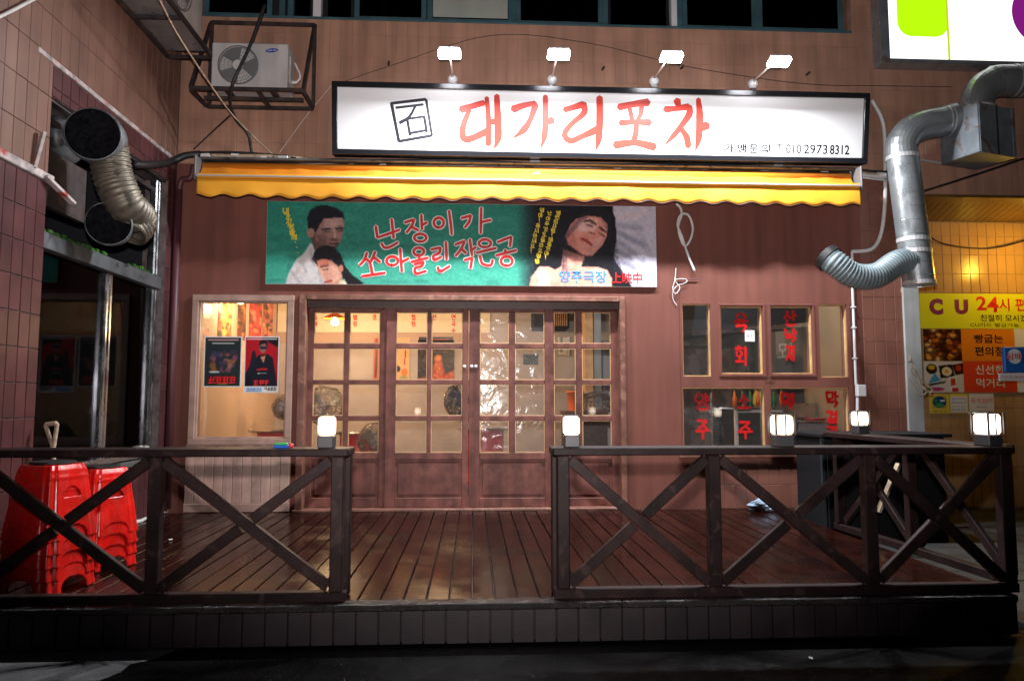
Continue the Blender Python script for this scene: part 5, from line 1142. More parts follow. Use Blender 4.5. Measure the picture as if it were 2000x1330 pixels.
# ================================================================== AIR CONDITIONERS
def ac_unit(loc, wd, dp, ht, rot, label, logo=True):
    t = thing('air_conditioner', label, 'air conditioner', loc); M_ = Matrix.Translation(loc) @ Matrix.Rotation(rot, 4, 'Z')
    part('case', MB().box(-wd / 2, wd / 2, 0, dp, .02, ht, .012, M_), 'ac_white', t)
    for s_ in (-.3, .3): part('foot', MB().box(wd * s_ - .03, wd * s_ + .03, .01, dp - .01, 0, .0195, 0, M_), 'iron', t)
    rad = ht * .40; c = Vector((-wd * .14, 0, ht * .5)); Mf = M_ @ Matrix.Translation(c) @ Matrix.Rotation(math.pi / 2, 4, 'X')
    part('fan_opening', MB().lathe([(0, .002), (rad, .002), (rad, .004), (0, .004)], 36, Mf, caps=False), 'ac_grey', t)
    for k in range(3):
        vv = []
        for i in range(7):
            a = 2 * math.pi * k / 3 + .5 + i * .15
            for r_ in (.05, rad * .55, rad * .92): vv.append(Mf @ Vector((r_ * math.cos(a), r_ * math.sin(a), .006 + .0015 * i)))
        part('blade', MB().add(vv, [(i * 3 + j, i * 3 + j + 1, i * 3 + j + 4, i * 3 + j + 3) for i in range(6) for j in range(2)]), 'ac_white', t, smooth=True)
    part('hub', MB().lathe([(0, .02), (.055, .02), (.05, .03), (0, .032)], 20, Mf, caps=False), 'ac_white', t)
    gr = MB()
    for k in range(36):
        a = 2 * math.pi * k / 36; gr.tube([Mf @ Vector((.05 * math.cos(a), .05 * math.sin(a), .03)), Mf @ Vector((rad * math.cos(a), rad * math.sin(a), .024))], .0018, 4, False)
    for r_ in (.3, .5, .7, .85, 1.0): gr.tube([Mf @ Vector((rad * r_ * math.cos(2 * math.pi * k / 40), rad * r_ * math.sin(2 * math.pi * k / 40), .027)) for k in range(41)], .0022 if r_ < 1 else .006, 5, False)
    part('grille', gr, 'ac_grey', t)
    if logo:
        Ml = M_ @ Matrix.Translation((wd * .29, -.002, ht * .84)) @ Matrix.Rotation(math.pi / 2, 4, 'X') @ Matrix.Rotation(R(8), 4, 'Z') @ Matrix.Diagonal((1, .34, 1, 1))
        part('badge', MB().lathe([(0, .0), (.062, .0), (.062, .002), (0, .002)], 24, Ml, caps=False), 'logo_blue', t)
        o = font_text('lettering', 'SAMSUNG', (-.045, .045, -.009, .009), 0, 'notice_white', t, .01); Mt = M_ @ Matrix.Translation((wd * .29, -.006, ht * .84)) @ Matrix.Rotation(R(-8), 4, 'Y')
        for v_ in o.data.vertices: v_.co = Mt @ v_.co
    part('service_valve', MB().tube([M_ @ Vector((wd / 2, dp * .5, ht * .3)), M_ @ Vector((wd / 2 + .06, dp * .5, ht * .3))], .016, 8).tube(crom([M_ @ Vector((wd / 2 + .05, dp * .5, ht * .28)), M_ @ Vector((wd / 2 + .09, dp * .55, ht * .45)), M_ @ Vector((wd / 2 + .03, dp * .6, ht * .75))], 6), .012, 7), 'cable_white', t, smooth=True)
    part('side_panel', MB().box(wd / 2 + .0005, wd / 2 + .012, dp * .25, dp * .8, ht * .2, ht * .8, .004, M_), 'ac_white', t)
    return t
def cage(label, x0, x1, y0, y1, z0, z1, front_low=True):
    t = thing('bracket_cage', label, 'bracket', ((x0 + x1) / 2, y1, z0)); s_ = .035
    def b(p, q, nm='bar'): part(nm, MB().bar(p, q, s_, s_, c=.003), 'iron', t)
    return t, b
X0c, X1c, YFc, YBc = -2.78, -1.69, 7.14, 7.60
zc0 = CAM.z + 617 / FPX * 7.14; zc1 = PY(500, 45, YBc).z
t, b = cage('rusty iron cage holding the air conditioner with the fan facing out', X0c, X1c, YFc, YBc, zc0, zc1)
b((X0c, YFc, zc0), (X1c, YFc, zc0)); b((X0c, YBc, zc0), (X1c, YBc, zc0)); b((X0c, YFc + .02, zc0 - .001), (X0c, YBc - .02, zc0 - .001)); b((X1c, YFc + .02, zc0 - .001), (X1c, YBc - .02, zc0 - .001)); b(((X0c + X1c) / 2 + .1, YFc + .02, zc0 - .002), ((X0c + X1c) / 2 + .1, YBc - .02, zc0 - .002)); b((X0c + .05, 7.38, zc0 + .002), (X1c - .05, 7.38, zc0 + .002))
b((X0c + .02, YBc, zc0 + .02), (X0c + .02, YBc, zc1)); b((X1c, YBc, zc0 + .02), (X1c, YBc, zc1)); b((X0c + .02, YBc - .001, zc1 - .01), (X1c, YBc - .001, zc1 - .01)); b((X0c, YFc + .01, zc0 + .01), (X0c + .02, YBc - .03, zc1 - .04)); b((X1c, YFc + .01, zc0 + .01), (X1c, YBc - .03, zc1 - .04))
ac_unit((-2.235, 7.2, zc0 + .02), .745, .28, .485, 0, 'white air conditioner with blue oval badge in an iron cage')
x0, x1, y0, y1, z0 = XL + .02, -2.62, 5.75, 7.27, 4.76
t, b = cage('iron bracket carrying the air conditioner high on the tiled wing', x0, x1, y0, y1, z0, z0 + .6)
b((x1, y0, z0), (x1, y1, z0)); b((x0, y0, z0), (x0, y1, z0)); b((x0, y1, z0 + .001), (x1, y1, z0 + .001)); b((x0, y0, z0 + .001), (x1, y0, z0 + .001)); b((x0, 6.5, z0 + .001), (x1, 6.5, z0 + .001)); b((x1, y1, z0), (x0, y1, z0 + .5)); b((x1, y0, z0), (x0, y0, z0 + .5))
part('tray', MB().box(x0 + .03, x1 - .03, y0 + .3, y1 - .1, z0 + .018, z0 + .024), 'galvanised', t)
ac_unit((x1 - .05, 6.62, z0 + .026), .95, .32, .66, R(90), 'white air conditioner high on the tiled wing cut by the picture top', False)

# ================================================================== DUCTS
def flex(mb, path, r, pitch=.035, depth=.010, n=22):
    pts = crom(path, 24); out = []; L_ = 0; res = [pts[0]]
    for a, b_ in zip(pts[:-1], pts[1:]): L_ += (b_ - a).length
    N_ = int(L_ / (pitch / 4)); acc = 0; seg = []; cum = [0]
    for a, b_ in zip(pts[:-1], pts[1:]): cum.append(cum[-1] + (b_ - a).length)
    j = 0; P2 = []; rad = []
    for i in range(N_ + 1):
        s_ = L_ * i / N_
        while j < len(cum) - 2 and cum[j + 1] < s_: j += 1
        u = (s_ - cum[j]) / max(cum[j + 1] - cum[j], 1e-9); P2.append(pts[j].lerp(pts[j + 1], u)); rad.append(r - depth * (.5 - .5 * math.cos(2 * math.pi * s_ / pitch)))
    mb.tube(P2, r, n, False, rad); return P2
# left duct
ld = thing('exhaust_duct', 'sooty flexible exhaust duct with two black mouths in the wing opening', 'duct', (XL, 5.9, 2.6))
c1 = PY(181, 262, 5.55); c2 = PY(212, 437, 5.75)
def mouth(c, r, ang, nm, back):
    M_ = Matrix.Translation(c) @ Matrix.Rotation(ang[0], 4, 'Z') @ Matrix.Rotation(math.pi / 2 + ang[1], 4, 'X')      # local +z points at the street
    part(nm, MB().lathe([(r * .96, .0), (r, .0), (r * 1.03, -.02), (r, -.04), (r, -.07), (r * 1.05, -.085), (r * 1.05, -.10), (r, -.12), (r, -back), (r * .5, -back)], 34, M_, caps=False), 'old_galvanised', ld, smooth=True)
    part('soot', MB().lathe([(0, -.035), (r * .9, -.03), (r * .958, .0)], 34, M_, caps=False), 'soot', ld, smooth=True)
    return M_
m1 = mouth(c1, .195, (R(14), R(8)), 'mouth_collar', .24); m2 = mouth(c2, .165, (R(18), R(10)), 'mouth_collar', .20)
cw = PY(130, 272, 5.86); Mw = Matrix.Translation(cw) @ Matrix.Rotation(math.pi / 2, 4, 'Y')
part('wall_collar', MB().lathe([(.16, -.35), (.17, -.05), (.19, -.045), (.19, .03), (.17, .035), (.165, .06)], 30, Mw, caps=True), 'old_galvanised', ld, smooth=True)
fm = MB(); flex(fm, [c1 + Vector((.02, .2, -.04)), c1 + Vector((.05, .24, -.26)), c1 + Vector((.13, .28, -.46)), c2 + Vector((.10, .27, .1)), c2 + Vector((.06, .2, -.02))], .15, .036, .012)
part('flexible_hose', fm, 'flex_tan', ld, smooth=True)
bk_ = MB(); bk_.bar((XL - .1, 5.6, c1.z - .30), (XL - .1, 6.15, c1.z - .30), .3, .02); part('support_plate', MB().box(XL - .15, XL - .10, 5.42, 6.1, c1.z - .55, c1.z - .12), 'iron', ld)
bar_ = MB().bar((XL - .05, OY0, c1.z + .22), (XL - .05, OY1, c1.z + .22), .06, .05).bar((XL - .12, OY0, c1.z + .1), (XL - .12, OY1, c1.z + .1), .05, .04); part('support_bar', bar_, 'iron', ld)
# right duct
rd = thing('ventilation_duct', 'galvanised ventilation duct with a square box beside the white sign', 'duct', (5, F, 2))
Yd = 7.30; rr = .155
a = PY(1770, 555, Yd); b_ = PY(1772, 300, Yd); vx = (a.x + b_.x) / 2
pA = Vector((vx + .10, Yd, a.z)); pB = Vector((vx - .02, Yd, b_.z - .02)); bx_ = PY(1903, 270, Yd)
vert = MB(); vert.tube([pA, pB], rr, 28, False); part('riser', vert, 'galvanised', rd, smooth=True)
for k in range(9):
    u = .06 + k * .105; p = pA.lerp(pB, u); q = MB(); q.tube([p + Vector((0, 0, -.004)), p + Vector((0, 0, .004))], rr + .003, 28, False); part('seam', q, 'galvanised', rd)
for u in (.0, .24, .33, .97):
    p = pA.lerp(pB, u); q = MB(); q.tube([p + Vector((0, 0, -.012)), p + Vector((0, 0, .03))], rr + .006, 28, False); part('clamp_band', q, 'aluminium', rd)
part('base_cap', MB().tube([pA + Vector((0, 0, -.006)), pA + Vector((0, 0, .004))], rr - .005, 28), 'galvanised', rd)
el = crom([pB, pB + Vector((.0, 0, .12)), pB + Vector((.10, 0, .26)), pB + Vector((.26, 0, .33)), pB + Vector((.48, .0, .37))], 3)
part('elbow', MB().tube(el, rr, 26, False), 'galvanised', rd)
e2 = el[-1]; part('link_pipe', MB().tube([e2 - Vector((.05, 0, 0)), (bx_.x - .20, Yd, e2.z + .05)], rr - .006, 26, False), 'galvanised', rd, smooth=True)
for dx in (.0, .04): q = MB(); p = e2 + Vector((dx - .02, 0, .003)); q.tube([p, p + Vector((.014, 0, .001))], rr + .004, 26, False); part('clamp_band', q, 'aluminium', rd)
Mb = Matrix.Translation((bx_.x + .03, Yd, bx_.z)) @ Matrix.Rotation(R(18), 4, 'Z')
part('fan_box', MB().box(-.27, .27, -.22, .22, -.25, .27, .006, Mb), 'grey_box', rd); part('box_seam', MB().box(-.01, .01, -.226, -.2205, -.25, .27, 0, Mb), 'iron', rd); part('motor', MB().box(.275, .42, -.12, .16, -.12, .27, .01, Mb), 'ac_grey', rd)
for s_ in (-.24, .24): part('box_flange', MB().box(s_ - .02, s_ + .02, -.228, -.2205, -.25, .27, .002, Mb), 'grey_box', rd)
tp = Vector((bx_.x + .04, Yd, bx_.z + .271)); e3 = crom([tp, tp + Vector((0, 0, .10)), tp + Vector((.06, 0, .24)), tp + Vector((.19, 0, .33)), tp + Vector((.36, 0, .36)), tp + Vector((1.6, .05, .40))], 4)
part('upper_elbow', MB().tube(e3, .165, 26, False), 'galvanised', rd)
for p, d in ((tp + Vector((0, 0, .02)), Vector((0, 0, .03))), (tp + Vector((.40, 0, .362)), Vector((.025, 0, .001))), (tp + Vector((.47, 0, .364)), Vector((.025, 0, .001)))): part('clamp_band', MB().tube([p, p + d], .172, 26, False), 'aluminium', rd)
Yx = 7.24
fm = MB(); path = flex(fm, [PY(1792, 512, Yd), PY(1755, 512, Yd - .06), PY(1712, 538, Yd - .12), PY(1668, 538, Yd - .14), PY(1632, 515, Yd - .12), PY(1612, 500, Yd - .06)], .13, .034, .012); part('flexible_hose', fm, 'flex_blue', rd, smooth=True)
part('hose_joint', MB().tube([path[0] + Vector((.03, 0, 0)), path[14]], .118, 20, True), 'galvanised', rd, smooth=True); part('hose_collar', MB().tube([path[-9], path[-1]], .140, 22, False), 'black_plastic', rd, smooth=True); part('hose_inside', MB().tube([path[-3], path[-2]], .134, 22, True), 'soot', rd)
part('stay', MB().bar(PY(1790, 312, F - .05), PY(1885, 327, F - .05), .02, .02), 'aluminium', rd)

# ================================================================== CABLES
def cable(name, label, pts, r, m, cat='cable', n=8):
    pp = crom([p for p in pts], 8); o = MB().tube(pp, r, 7).build(name, m, None, True); tag(o, label, cat); return o
cable('white_conduit', 'white twin conduit curving down from the sign corner past the duct', [PY(1703, 196, 7.5), PY(1722, 232, 7.52), PY(1728, 270, 7.55), PY(1729, 345, 7.58), PY(1728, 400, 7.6), PY(1721, 455, 7.61), PY(1703, 486, 7.61), PY(1663, 492, 7.62)], .022, 'cable_white')
cj = thing('junction_conduit', 'white pipe with a square junction box on the painted tile pier', 'conduit', PY(1674, 800, F))
part('pipe', MB().tube([PY(1664, 492, F - .03), PY(1665, 560, F - .03), PY(1672, 752, F - .03)], .014, 10), 'pvc_white', cj); q = PY(1677, 763, F); part('box', MB().box(q.x - .048, q.x + .048, F - .075, F - .012, q.z - .062, q.z + .062, .008), 'pvc_white', cj); part('pipe', MB().tube([PY(1675, 776, F - .03), PY(1675, 832, F - .03)], .017, 10), 'pvc_white', cj)
for py in (520, 600, 640, 700): q = PY(1666 + (py - 560) * .03, py, F - .03); part('clip', MB().box(q.x - .026, q.x + .02, F - .05, F - .01, q.z - .006, q.z + .006, .002), 'pvc_white', cj)
cable('drain_pipe', 'short white pipe standing against the tiled dado', [PY(1580, 888, F - .04), PY(1581, 925, F - .04), PY(1584, 962, F - .04)], .016, 'pvc_white', 'pipe')
k_ = 110 / 665
def wc(x, y_, o=.03): return PY(1290 + x * k_, 380 + y_ * k_, F - o)
cable('looped_cable', 'thick white cable hanging in a loop on the brown wall', [wc(185, 110), wc(235, 160), wc(250, 240, .05), wc(215, 350, .05), wc(215, 440, .05), wc(260, 580, .06), wc(310, 600, .05), wc(365, 500, .05), wc(380, 380, .05), wc(340, 260, .05), wc(275, 228, .06), wc(220, 270, .06), wc(205, 370, .06), wc(250, 490, .07), wc(320, 700), wc(405, 910)], .013, 'cable_white')
cable('thin_wire', 'thin pale wire knotted below the looped white cable', [wc(182, 870, .01), wc(172, 1000, .02), wc(145, 1110, .03), wc(180, 1170, .03), wc(228, 1100, .03), wc(175, 1010, .03), wc(300, 1000, .02), wc(300, 1040, .02), wc(200, 1075, .03), wc(150, 1140, .02), wc(150, 1240, .01), wc(195, 1315, .01)], .004, 'cable_white')
cable('probe_wire', 'thin reddish wire with a dark tip below the looped white cable', [wc(180, 1004, .015), wc(300, 1004, .015), wc(440, 1004, .015)], .005, 'pipe_red')
Yc = F - .09
bun = thing('cable_bundle', 'taped pale cable bundle running along the top of the awning', 'cable bundle', PY(1000, 325, F))
b0 = [(392, 302), (440, 304), (520, 308), (620, 314), (760, 319), (900, 320), (1050, 324), (1200, 326), (1350, 327), (1500, 330), (1620, 333), (1735, 343)]
for j, (dy, r_, m_) in enumerate(((0, .026, 'cable_tan'), (-5, .014, 'cable_black'), (5, .018, 'cable_white'), (8, .012, 'cable_white'))):
    pp = crom([PY(x, y_ + dy + 2 * math.sin(i * 1.9 + j * 2), Yc - .015 * (j % 2) - .02 * math.sin(i + j)) for i, (x, y_) in enumerate(b0)], 6); part('cable', MB().tube(pp, r_, 8), m_, bun, smooth=True)
for k in range(24):
    u = k / 23; px = 400 + 1320 * u; i = max(j for j in range(len(b0) - 1) if b0[j][0] <= px) if px >= b0[0][0] else 0; (xa, ya), (xb, yb_) = b0[i], b0[i + 1]; py = ya + (yb_ - ya) * (px - xa) / (xb - xa); q = PY(px, py + 1, Yc - .01)
    part('tape', MB().tube([q + Vector((-.012 - .03 * random.random(), 0, 0)), q + Vector((.012 + .05 * random.random(), 0, -.002))], .034, 9), random.choice(['cable_white', 'cable_black', 'cable_tan', 'cable_white']), bun)
cable('black_hose', 'thick black hose running from the wing opening to the cable bundle', [PX(262, 322, XL + .05), PX(290, 322, XL + .08), PY(330, 318, 7.35), PY(360, 305, 7.5), PY(392, 301, Yc)], .035, 'cable_black', 'hose')
cable('black_drop_cable', 'black cable dropping past the caged air conditioner', [PY(517, 10, 7.0), PY(488, 90, 7.0), PY(455, 162, 7.02), PY(449, 200, 7.2), PY(462, 235, 7.4), PY(484, 262, 7.52), PY(492, 300, Yc)], .016, 'cable_black')
cable('tan_drop_cable', 'thin tan cable slanting across both air conditioner brackets', [PY(309, -5, 5.6), PY(345, 65, 6.0), PY(400, 150, 6.6), PY(450, 220, 7.2), PY(500, 272, 7.5), PY(532, 302, Yc)], .008, 'cable_tan')
cable('brown_wire', 'thin brown wire from the duct corner up to the dropping cable', [PY(378, 292, F - .06), PY(410, 262, F - .1), PY(450, 225, 7.4)], .007, 'cable_black')
cable('stay_wire', 'thin stay wire from the cable bundle to the sign corner', [PY(545, 300, F - .03), PY(600, 225, F - .03), PY(648, 167, F - .05)], .003, 'cable_white')
cable('white_cable', 'white cable at the top corner of the beige wing wall', [PX(-40, 50, XL + .03), PX(10, 28, XL + .03), PX(68, -2, XL + .03)], .012, 'cable_white')
cable('black_side_cable', 'black cable rising from the duct riser across the store lintel', [PY(1800, 375, F - .1), PY(1860, 356, F - .1), PY(1940, 330, F - .1), PY(2040, 296, F - .1)], .012, 'cable_black')
cable('porch_cable', 'black cable sagging across the yellow porch wall', [PY(1796, 450, YB - .06), PY(1840, 475, YB - .06), PY(1905, 485, YB - .06), PY(1955, 482, YB - .06), PY(2030, 462, YB - .06)], .009, 'cable_black')
cable('wall_wire', 'thin dark wire crossing the wall above the sign and store sign', [PY(650, 168, F - .01), PY(760, 130, F - .02), PY(960, 70, F - .02), PY(1150, 85, F - .02), PY(1340, 130, F - .02), PY(1560, 163, F - .02), PY(1720, 168, F - .02), PY(1860, 170, F - .02)], .003, 'cable_black')
k_ = 220 / 975
def cc_(x, y_, Y=7.55): return PY(1780 + x * k_, 560 + y_ * k_, Y)
cable('coiled_rope', 'pale looped cord hanging on the grey column', [cc_(-30, 650), cc_(10, 660), cc_(60, 800), cc_(150, 915), cc_(180, 890), cc_(120, 830), cc_(20, 760), cc_(0, 700), cc_(40, 730), cc_(80, 850), cc_(130, 915), cc_(60, 935), cc_(0, 830), cc_(-30, 790)], .007, 'cable_tan', 'cord')
cable('pier_wire', 'thin pale wire dangling along the edge of the painted tile pier', [PY(1760, 565, F - .02), PY(1770, 620, F - .02), PY(1776, 680, F - .02), PY(1779, 705, F - .04)], .005, 'cable_tan')
for i, (px, py) in enumerate(((759, 127), (1176, 137), (1330, 135), (1575, 147))):
    q = PY(px, py, F); tag(MB().tube([q, q + Vector((.01, -.06, .005))], .012, 8).build('wall_bolt', 'iron', None, True), ['old bolt in the beige wall above the sign corner', 'old bolt in the wall between the middle flood lamps', 'old bolt in the wall beside the third flood lamp', 'old bolt in the wall beyond the last flood lamp'][i], 'bolt')

# ================================================================== RAILINGS
YR = DY0 + .055                         # centre of the front posts
ZR = DZ + .84                           # top of the handrail
def rail(label, posts, x0, x1, endpost, name='deck_railing'):
    t = thing(name, label, 'railing', ((x0 + x1) / 2, YR, DZ))
    pw_ = .07
    part('handrail', MB().box(x0, x1, YR - .05, YR + .19, ZR - .042, ZR, .006), 'rail_wood', t)
    part('bottom_rail', MB().box(x0 + .005, x1 - .005, YR - .032, YR + .032, DZ + .006, DZ + .06, .005), 'rail_wood', t)
    for i, p in enumerate(posts): part('post', MB().box(p - pw_ / 2, p + pw_ / 2, YR - .036, YR + .034, DZ + .061, ZR - .043, .006), 'rail_wood', t)
    for p in endpost: part('back_post', MB().box(p - .03, p + .03, YR + .12, YR + .18, DZ + .004, ZR - .043, .006), 'rail_wood', t)
    for a, b in zip(posts[:-1], posts[1:]):
        a += pw_ / 2; b -= pw_ / 2; zl, zh = DZ + .085, ZR - .065
        part('brace', MB().bar((a + .005, YR - .012, zh), (b - .005, YR - .012, zl), .036, .06, up=(0, 0, 1), c=.004), 'rail_wood', t)
        mx, mz = (a + b) / 2, (zl + zh) / 2; d = Vector((b - a, 0, zh - zl)).normalized() * .042
        part('brace', MB().bar((a + .005, YR - .010, zl), (mx - d.x, YR - .010, mz - d.z), .036, .06, up=(0, 0, 1), c=.004), 'rail_wood', t)
        part('brace', MB().bar((mx + d.x, YR - .010, mz + d.z), (b - .005, YR - .010, zh), .036, .06, up=(0, 0, 1), c=.004), 'rail_wood', t)
    return t
def rx(px, py=1000): return PY(px, py, YR - .04).x
p1, p2 = rx(298), rx(657)
rail('dark wooden crossed railing in front of the red stools', [p1 - (p2 - p1), p1, p2], XL + .02, p2 + .06, [p2 + .02, p1 - (p2 - p1) - .03])
q = [rx(1101), rx(1398), rx(1704), rx(1972)]
rail('dark wooden crossed railing before the kitchen window', q, q[0] - .06, q[3] + .05, [q[0] - .02])
# return rail at the far end
SX, SY0, SY1 = q[3] + .12, YR + .02, 6.35
t = thing('deck_railing', 'dark railing running back along the end of the deck beside the cabinet', 'railing', (SX, 5.2, DZ))
sx2 = PY(1628, 846, SY1).x
def sideP(u, z): return Vector((SX + (sx2 - SX) * u, SY0 + (SY1 - SY0) * u, z))
part('handrail', MB().bar(sideP(.07, ZR - .0215), sideP(1, ZR - .0215), .20, .042, c=.006), 'rail_wood', t); part('bottom_rail', MB().bar(sideP(.05, DZ + .035), sideP(1, DZ + .035), .06, .055, c=.005), 'rail_wood', t)
for u in (.06, .5, .97): a = sideP(u, 0); part('post', MB().box(a.x - .035, a.x + .035, a.y - .035, a.y + .035, DZ + .064, ZR - .044, .006), 'rail_wood', t)
for u0, u1 in ((.1, .46), (.54, .93)):
    part('brace', MB().bar(sideP(u0, ZR - .07), sideP(u1, DZ + .09), .034, .06, c=.004), 'rail_wood', t); part('brace', MB().bar(sideP(u0, DZ + .09) + Vector((.037, 0, 0)), sideP(u1, ZR - .07) + Vector((.037, 0, 0)), .034, .06, c=.004), 'rail_wood', t)
# ------------------------------------------------------------------ post lamps
def post_lamp(p, label, s_=.085, h=.105, base=.075, rot=0., bars=False):
    t = thing('post_lamp', label, 'lamp', p, 'small square lamps on the railings'); M_ = Matrix.Translation(p) @ Matrix.Rotation(rot, 4, 'Z'); a = s_ / 2
    part('base', MB().box(-a * 1.02, a * 1.02, -a * 1.02, a * 1.02, .0005, base, .006, M_), 'lamp_metal', t)
    part('diffuser', MB().box(-a, a, -a, a, base + .0006, base + h, .012, M_), 'lamp_glow', t)
    part('cap', MB().box(-a * 1.0, a * 1.0, -a * 1.0, a * 1.0, base + h + .0006, base + h + .008, .003, M_), 'lamp_metal', t)
    if bars:
        for sx_ in (-1, 1):
            for sy_ in (-1, 1): part('corner_bar', MB().box(sx_ * (a + .006) - .005, sx_ * (a + .006) + .005, sy_ * (a + .006) - .005, sy_ * (a + .006) + .005, base, base + h + .008, .001, M_), 'lamp_metal', t)
        for sx_ in (0,): part('middle_bar', MB().box(-.004, .004, -a - .008, -a - .001, base, base + h, .001, M_), 'lamp_metal', t)
def onrail(px, py): p = PZ(px, py, ZR); return Vector((p.x, YR + .05, ZR))
for px, lab in ((640, 'glowing square lamp on the railing end before the first sliding door'), (1118, 'glowing square lamp on the railing end before the kitchen end door')):
    post_lamp(onrail(px, 874), lab, .088, .108, .07)
post_lamp(onrail(1543, 874), 'glowing square lamp on the railing before the lower kitchen panes', .104, .112, .07, 0, True)
post_lamp(sideP(.80, ZR), 'glowing square lamp on the side railing near the junction box', .10, .11, .07, R(8), True)
post_lamp(Vector((rx(1953, 870), YR + .06, ZR)), 'glowing square lamp on the railing corner below the store notices', .108, .118, .07, R(14), True)

# ------------------------------------------------------------------ red stools
def stool_mesh():
    Hs = .43; nA = 208; nZ = 60; vv = []; ff = []
    for j in range(nZ + 1):
        u = j / nZ; z = Hs * u; half = .192 - .055 * u
        if u > .93: half -= .01 * (u - .93) / .07
        for i in range(nA):
            a = 2 * math.pi * i / nA; c, s_ = math.cos(a), math.sin(a); e = 5.0
            r_ = half / ((abs(c) ** e + abs(s_) ** e) ** (1 / e))
            cor = abs(math.sin(2 * a)); rib = .010 * math.cos(a * 24) * max(0, cor - .80) / .20 * (1 - u * .5)
            r_ += rib
            if .80 < u < .86: r_ += .003
            vv.append((r_ * c, r_ * s_, z))
    for j in range(nZ):
        for i in range(nA):
            a = 2 * math.pi * (i + .5) / nA; u = (j + .5) / nZ; m_ = ((a + math.pi / 4) % (math.pi / 2)) - math.pi / 4      # angle from the face's middle
            if u < .19 and abs(m_) < .46 * math.sqrt(max(0, 1 - (u / .19) ** 3)): continue
            if .56 < u < .70 and abs(m_) < .36 * math.sqrt(max(0, 1 - ((u - .56) / .14) ** 2)): continue
            ff.append((j * nA + i, j * nA + (i + 1) % nA, (j + 1) * nA + (i + 1) % nA, (j + 1) * nA + i))
    ff.append(tuple(nZ * nA + i for i in range(nA)))
    me = bpy.data.meshes.new('body'); me.from_pydata(vv, [], ff); me.materials.append(MAT['red_plastic']); me.update()
    o = bpy.data.objects.new('tmp', me); TMP.collection.objects.link(o); md = o.modifiers.new('thick', 'SOLIDIFY'); md.thickness = .004; vl = TMP.view_layers[0]; vl.update()
    m2 = bpy.data.meshes.new_from_object(o.evaluated_get(vl.depsgraph)); bpy.data.objects.remove(o); m2.shade_smooth(); return m2
SB = stool_mesh(); pad = MB(); pad.lathe([(0, .4305), (.118, .4305), (.124, .436), (.122, .447), (.10, .449), (0, .449)], 40, caps=False)
PADM = bpy.data.meshes.new('seat_pad'); PADM.from_pydata([tuple(v_) for v_ in pad.v], [], pad.f); PADM.materials.append(MAT['rubber']); PADM.update()
def stool(loc, rot, label, group):
    t = thing('plastic_stool', label, 'stool', loc, group); t.rotation_euler = (0, 0, rot)
    for nm, me in (('body', SB), ('seat_pad', PADM)):
        o = bpy.data.objects.new(nm, me); col.objects.link(o); o.parent = t
    return t
ordn = ['bottom', 'second', 'third', 'fourth', 'top']
b1 = PZ(96, 1142, DZ); b1.y = 4.62; b1.x = PY(97, 1050, 4.62).x
for k in range(5): stool((b1.x + random.uniform(-.004, .004), b1.y, DZ + .004 + k * .074), R(-18 + random.uniform(-2, 2)), f'red plastic stool, {ordn[k]} of the tall stack nearest the railing', 'red stools in two stacks')
b2 = PY(190, 1050, 5.2)
for k in range(4): stool((b2.x, 5.2, DZ + .004 + k * .074), R(-30 + random.uniform(-2, 2)), f'red plastic stool, {(ordn[:3] + ["top"])[k]} of the shorter stack behind the tall one', 'red stools in two stacks')

# ------------------------------------------------------------------ cabinet beyond the side rail
Zc = DZ + .80
ca, cb = PY(1602, 900, 6.75), PY(1852, 900, 6.75)
cab = thing('outdoor_cabinet', 'low black cabinet with a board top between the side railing and the store column', 'cabinet', ((ca.x + cb.x) / 2, 7.0, 0))
part('body', MB().box(ca.x + .04, cb.x - .03, 6.75, 7.35, .035, Zc - .03, .006), 'kitchen_dark', cab); part('top', MB().box(ca.x, cb.x + .02, 6.70, 7.40, Zc - .029, Zc + .005, .005), 'kitchen_dark', cab)
for k in range(3): xx = ca.x + .05 + k * (cb.x - ca.x - .1) / 3; part('door', MB().box(xx + .01, xx + (cb.x - ca.x - .1) / 3 - .01, 6.735, 6.749, .08, Zc - .06, .004), 'kitchen_dark', cab)
part('blue_strip', MB().box(ca.x + .015, ca.x + .038, 6.74, 6.78, DZ + .25, Zc - .035), 'dark_teal', cab)
ts = thing('cut_timber', 'offcut of pale timber leaning inside the side railing', 'timber', (sideP(.55, 0).x + .2, 5.9, .03)); part('plank', MB().bar(PY(1755, 905, 6.2), PY(1715, 1000, 6.2), .06, .02), 'handle_wood', ts)

# ------------------------------------------------------------------ small things
sv = thing('shovel', 'wooden shovel handle leaning in front of the dark wing window', 'shovel', (PX(100, 900, XL + .1).x, PX(100, 900, XL + .1).y, DZ))
Ysv = 5.35
def sh2(px, py): return PY(px, py, Ysv)
g0_, g1_, g2_ = sh2(88, 829), sh2(112, 826), sh2(103, 872)
part('grip', MB().bar(g0_, g1_, .03, .03, c=.008), 'handle_wood', sv); part('fork', MB().bar(g0_, g2_, .026, .022, c=.006), 'handle_wood', sv); part('fork', MB().bar(g1_, g2_ + Vector((.008, 0, 0)), .026, .022, c=.006), 'handle_wood', sv)
part('shaft', MB().tube([g2_, Vector((g2_.x - .02, Ysv + .1, DZ + .28))], .019, 10), 'handle_wood', sv, smooth=True); gq = Vector((g2_.x - .02, Ysv + .1, DZ))
bl = MB(); vv = []
for i in range(7):
    a = (i - 3) / 3
    for j in range(5): u = j / 4; vv.append((gq.x + a * .11 * (1 - .35 * u ** 3), gq.y + .03 * a * a + .02 * u, DZ + .28 - .275 * u * (1 - .12 * a * a * u)))
bl.add(vv, [(i * 5 + j, (i + 1) * 5 + j, (i + 1) * 5 + j + 1, i * 5 + j + 1) for i in range(6) for j in range(4)]); o = part('blade', bl, 'iron', sv, smooth=True); o.modifiers.new('thick', 'SOLIDIFY').thickness = .003
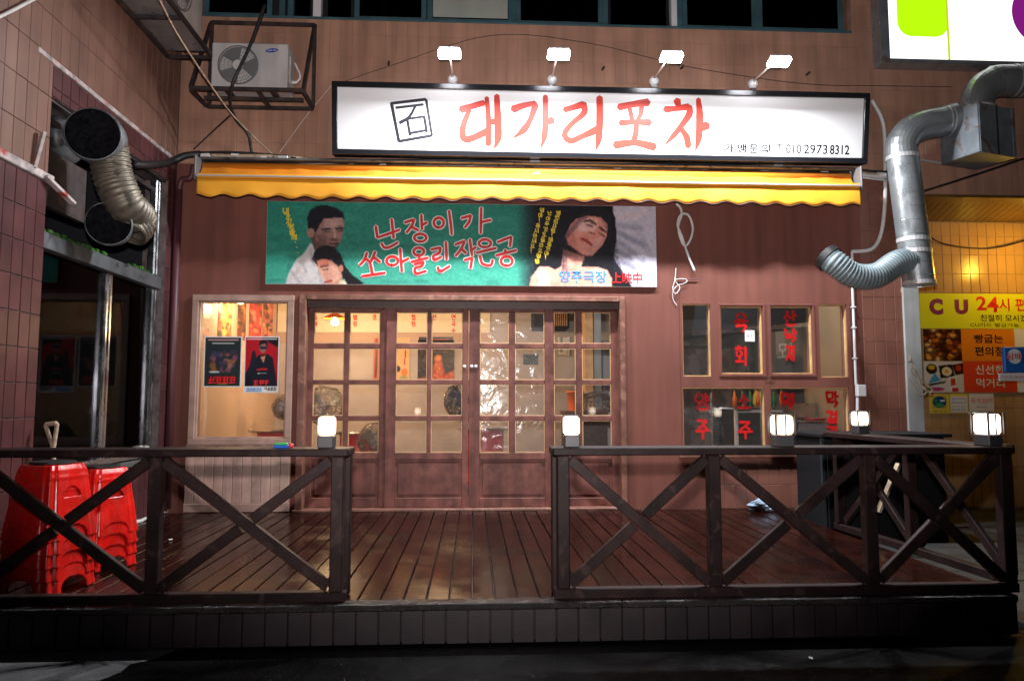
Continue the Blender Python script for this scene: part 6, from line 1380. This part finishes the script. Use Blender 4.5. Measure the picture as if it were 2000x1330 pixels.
pk = thing('small_packet', 'small blue and green packet with a red end on the handrail', 'packet', onrail(550, 876)); p = onrail(550, 876)
part('sleeve', MB().box(p.x - .055, p.x + .030, p.y - .02, p.y + .02, ZR + .001, ZR + .018, .005), 'packet_blue', pk); part('band', MB().box(p.x - .05, p.x + .02, p.y - .016, p.y + .016, ZR + .0185, ZR + .030, .004), 'packet_green', pk); part('tip', MB().lathe([(0, 0), (.012, 0), (.014, .012), (.008, .022), (0, .022)], 12, Matrix.Translation((p.x + .031, p.y, ZR + .015)) @ Matrix.Rotation(math.pi / 2, 4, 'Y'), caps=False), 'packet_red', pk, smooth=True)
def crumple(name, label, c, r, m_, cat, sq=.6):
    mb = MB(); n1, n2 = 10, 16; vv = []
    for i in range(n1 + 1):
        th = math.pi * i / n1
        for j in range(n2):
            ph = 2 * math.pi * j / n2; k = 1 + random.uniform(-.28, .28)
            vv.append((c[0] + r * k * math.sin(th) * math.cos(ph) * 1.2, c[1] + r * k * math.sin(th) * math.sin(ph) * .8, max(c[2] + .001, c[2] + r * sq * (1 + k * math.cos(th)) * .8)))
    mb.add(vv, [(i * n2 + j, i * n2 + (j + 1) % n2, (i + 1) * n2 + (j + 1) % n2, (i + 1) * n2 + j) for i in range(n1) for j in range(n2)])
    return tag(mb.build(name, m_), label, cat)
crumple('foil_scrap', 'crumpled silver foil lying on the handrail before the wing window', onrail(275, 876), .035, 'foil', 'foil', .3)
q = PZ(1497, 1000, DZ); crumple('plastic_bag', 'crumpled blue grey plastic bag against the tiled dado', (q.x, F - .2, DZ), .13, 'plastic_bag', 'bag', .6)
def scrap(px, py, z, label, s_=.03, m_='notice_white'):
    q = PZ(px, py, z); M_ = Matrix.Translation(q) @ Matrix.Rotation(random.uniform(0, 3), 4, 'Z') @ Matrix.Rotation(.2, 4, 'X'); tag(MB().box(-s_, s_, -s_ * .6, s_ * .6, .006, .010, .001, M_).build('paper_scrap', m_), label, 'paper')
scrap(1583, 1287, 0, 'white paper scrap on the dark road', .016); scrap(333, 1055, DZ, 'tiny white scrap on the deck near the stools', .014); scrap(390, 998, DZ, 'pale scrap at the foot of the boarded panel', .03, 'sealant'); scrap(425, 999, DZ, 'second pale scrap beside the boarded panel foot', .018, 'sealant')

bpy.data.scenes.remove(TMP)
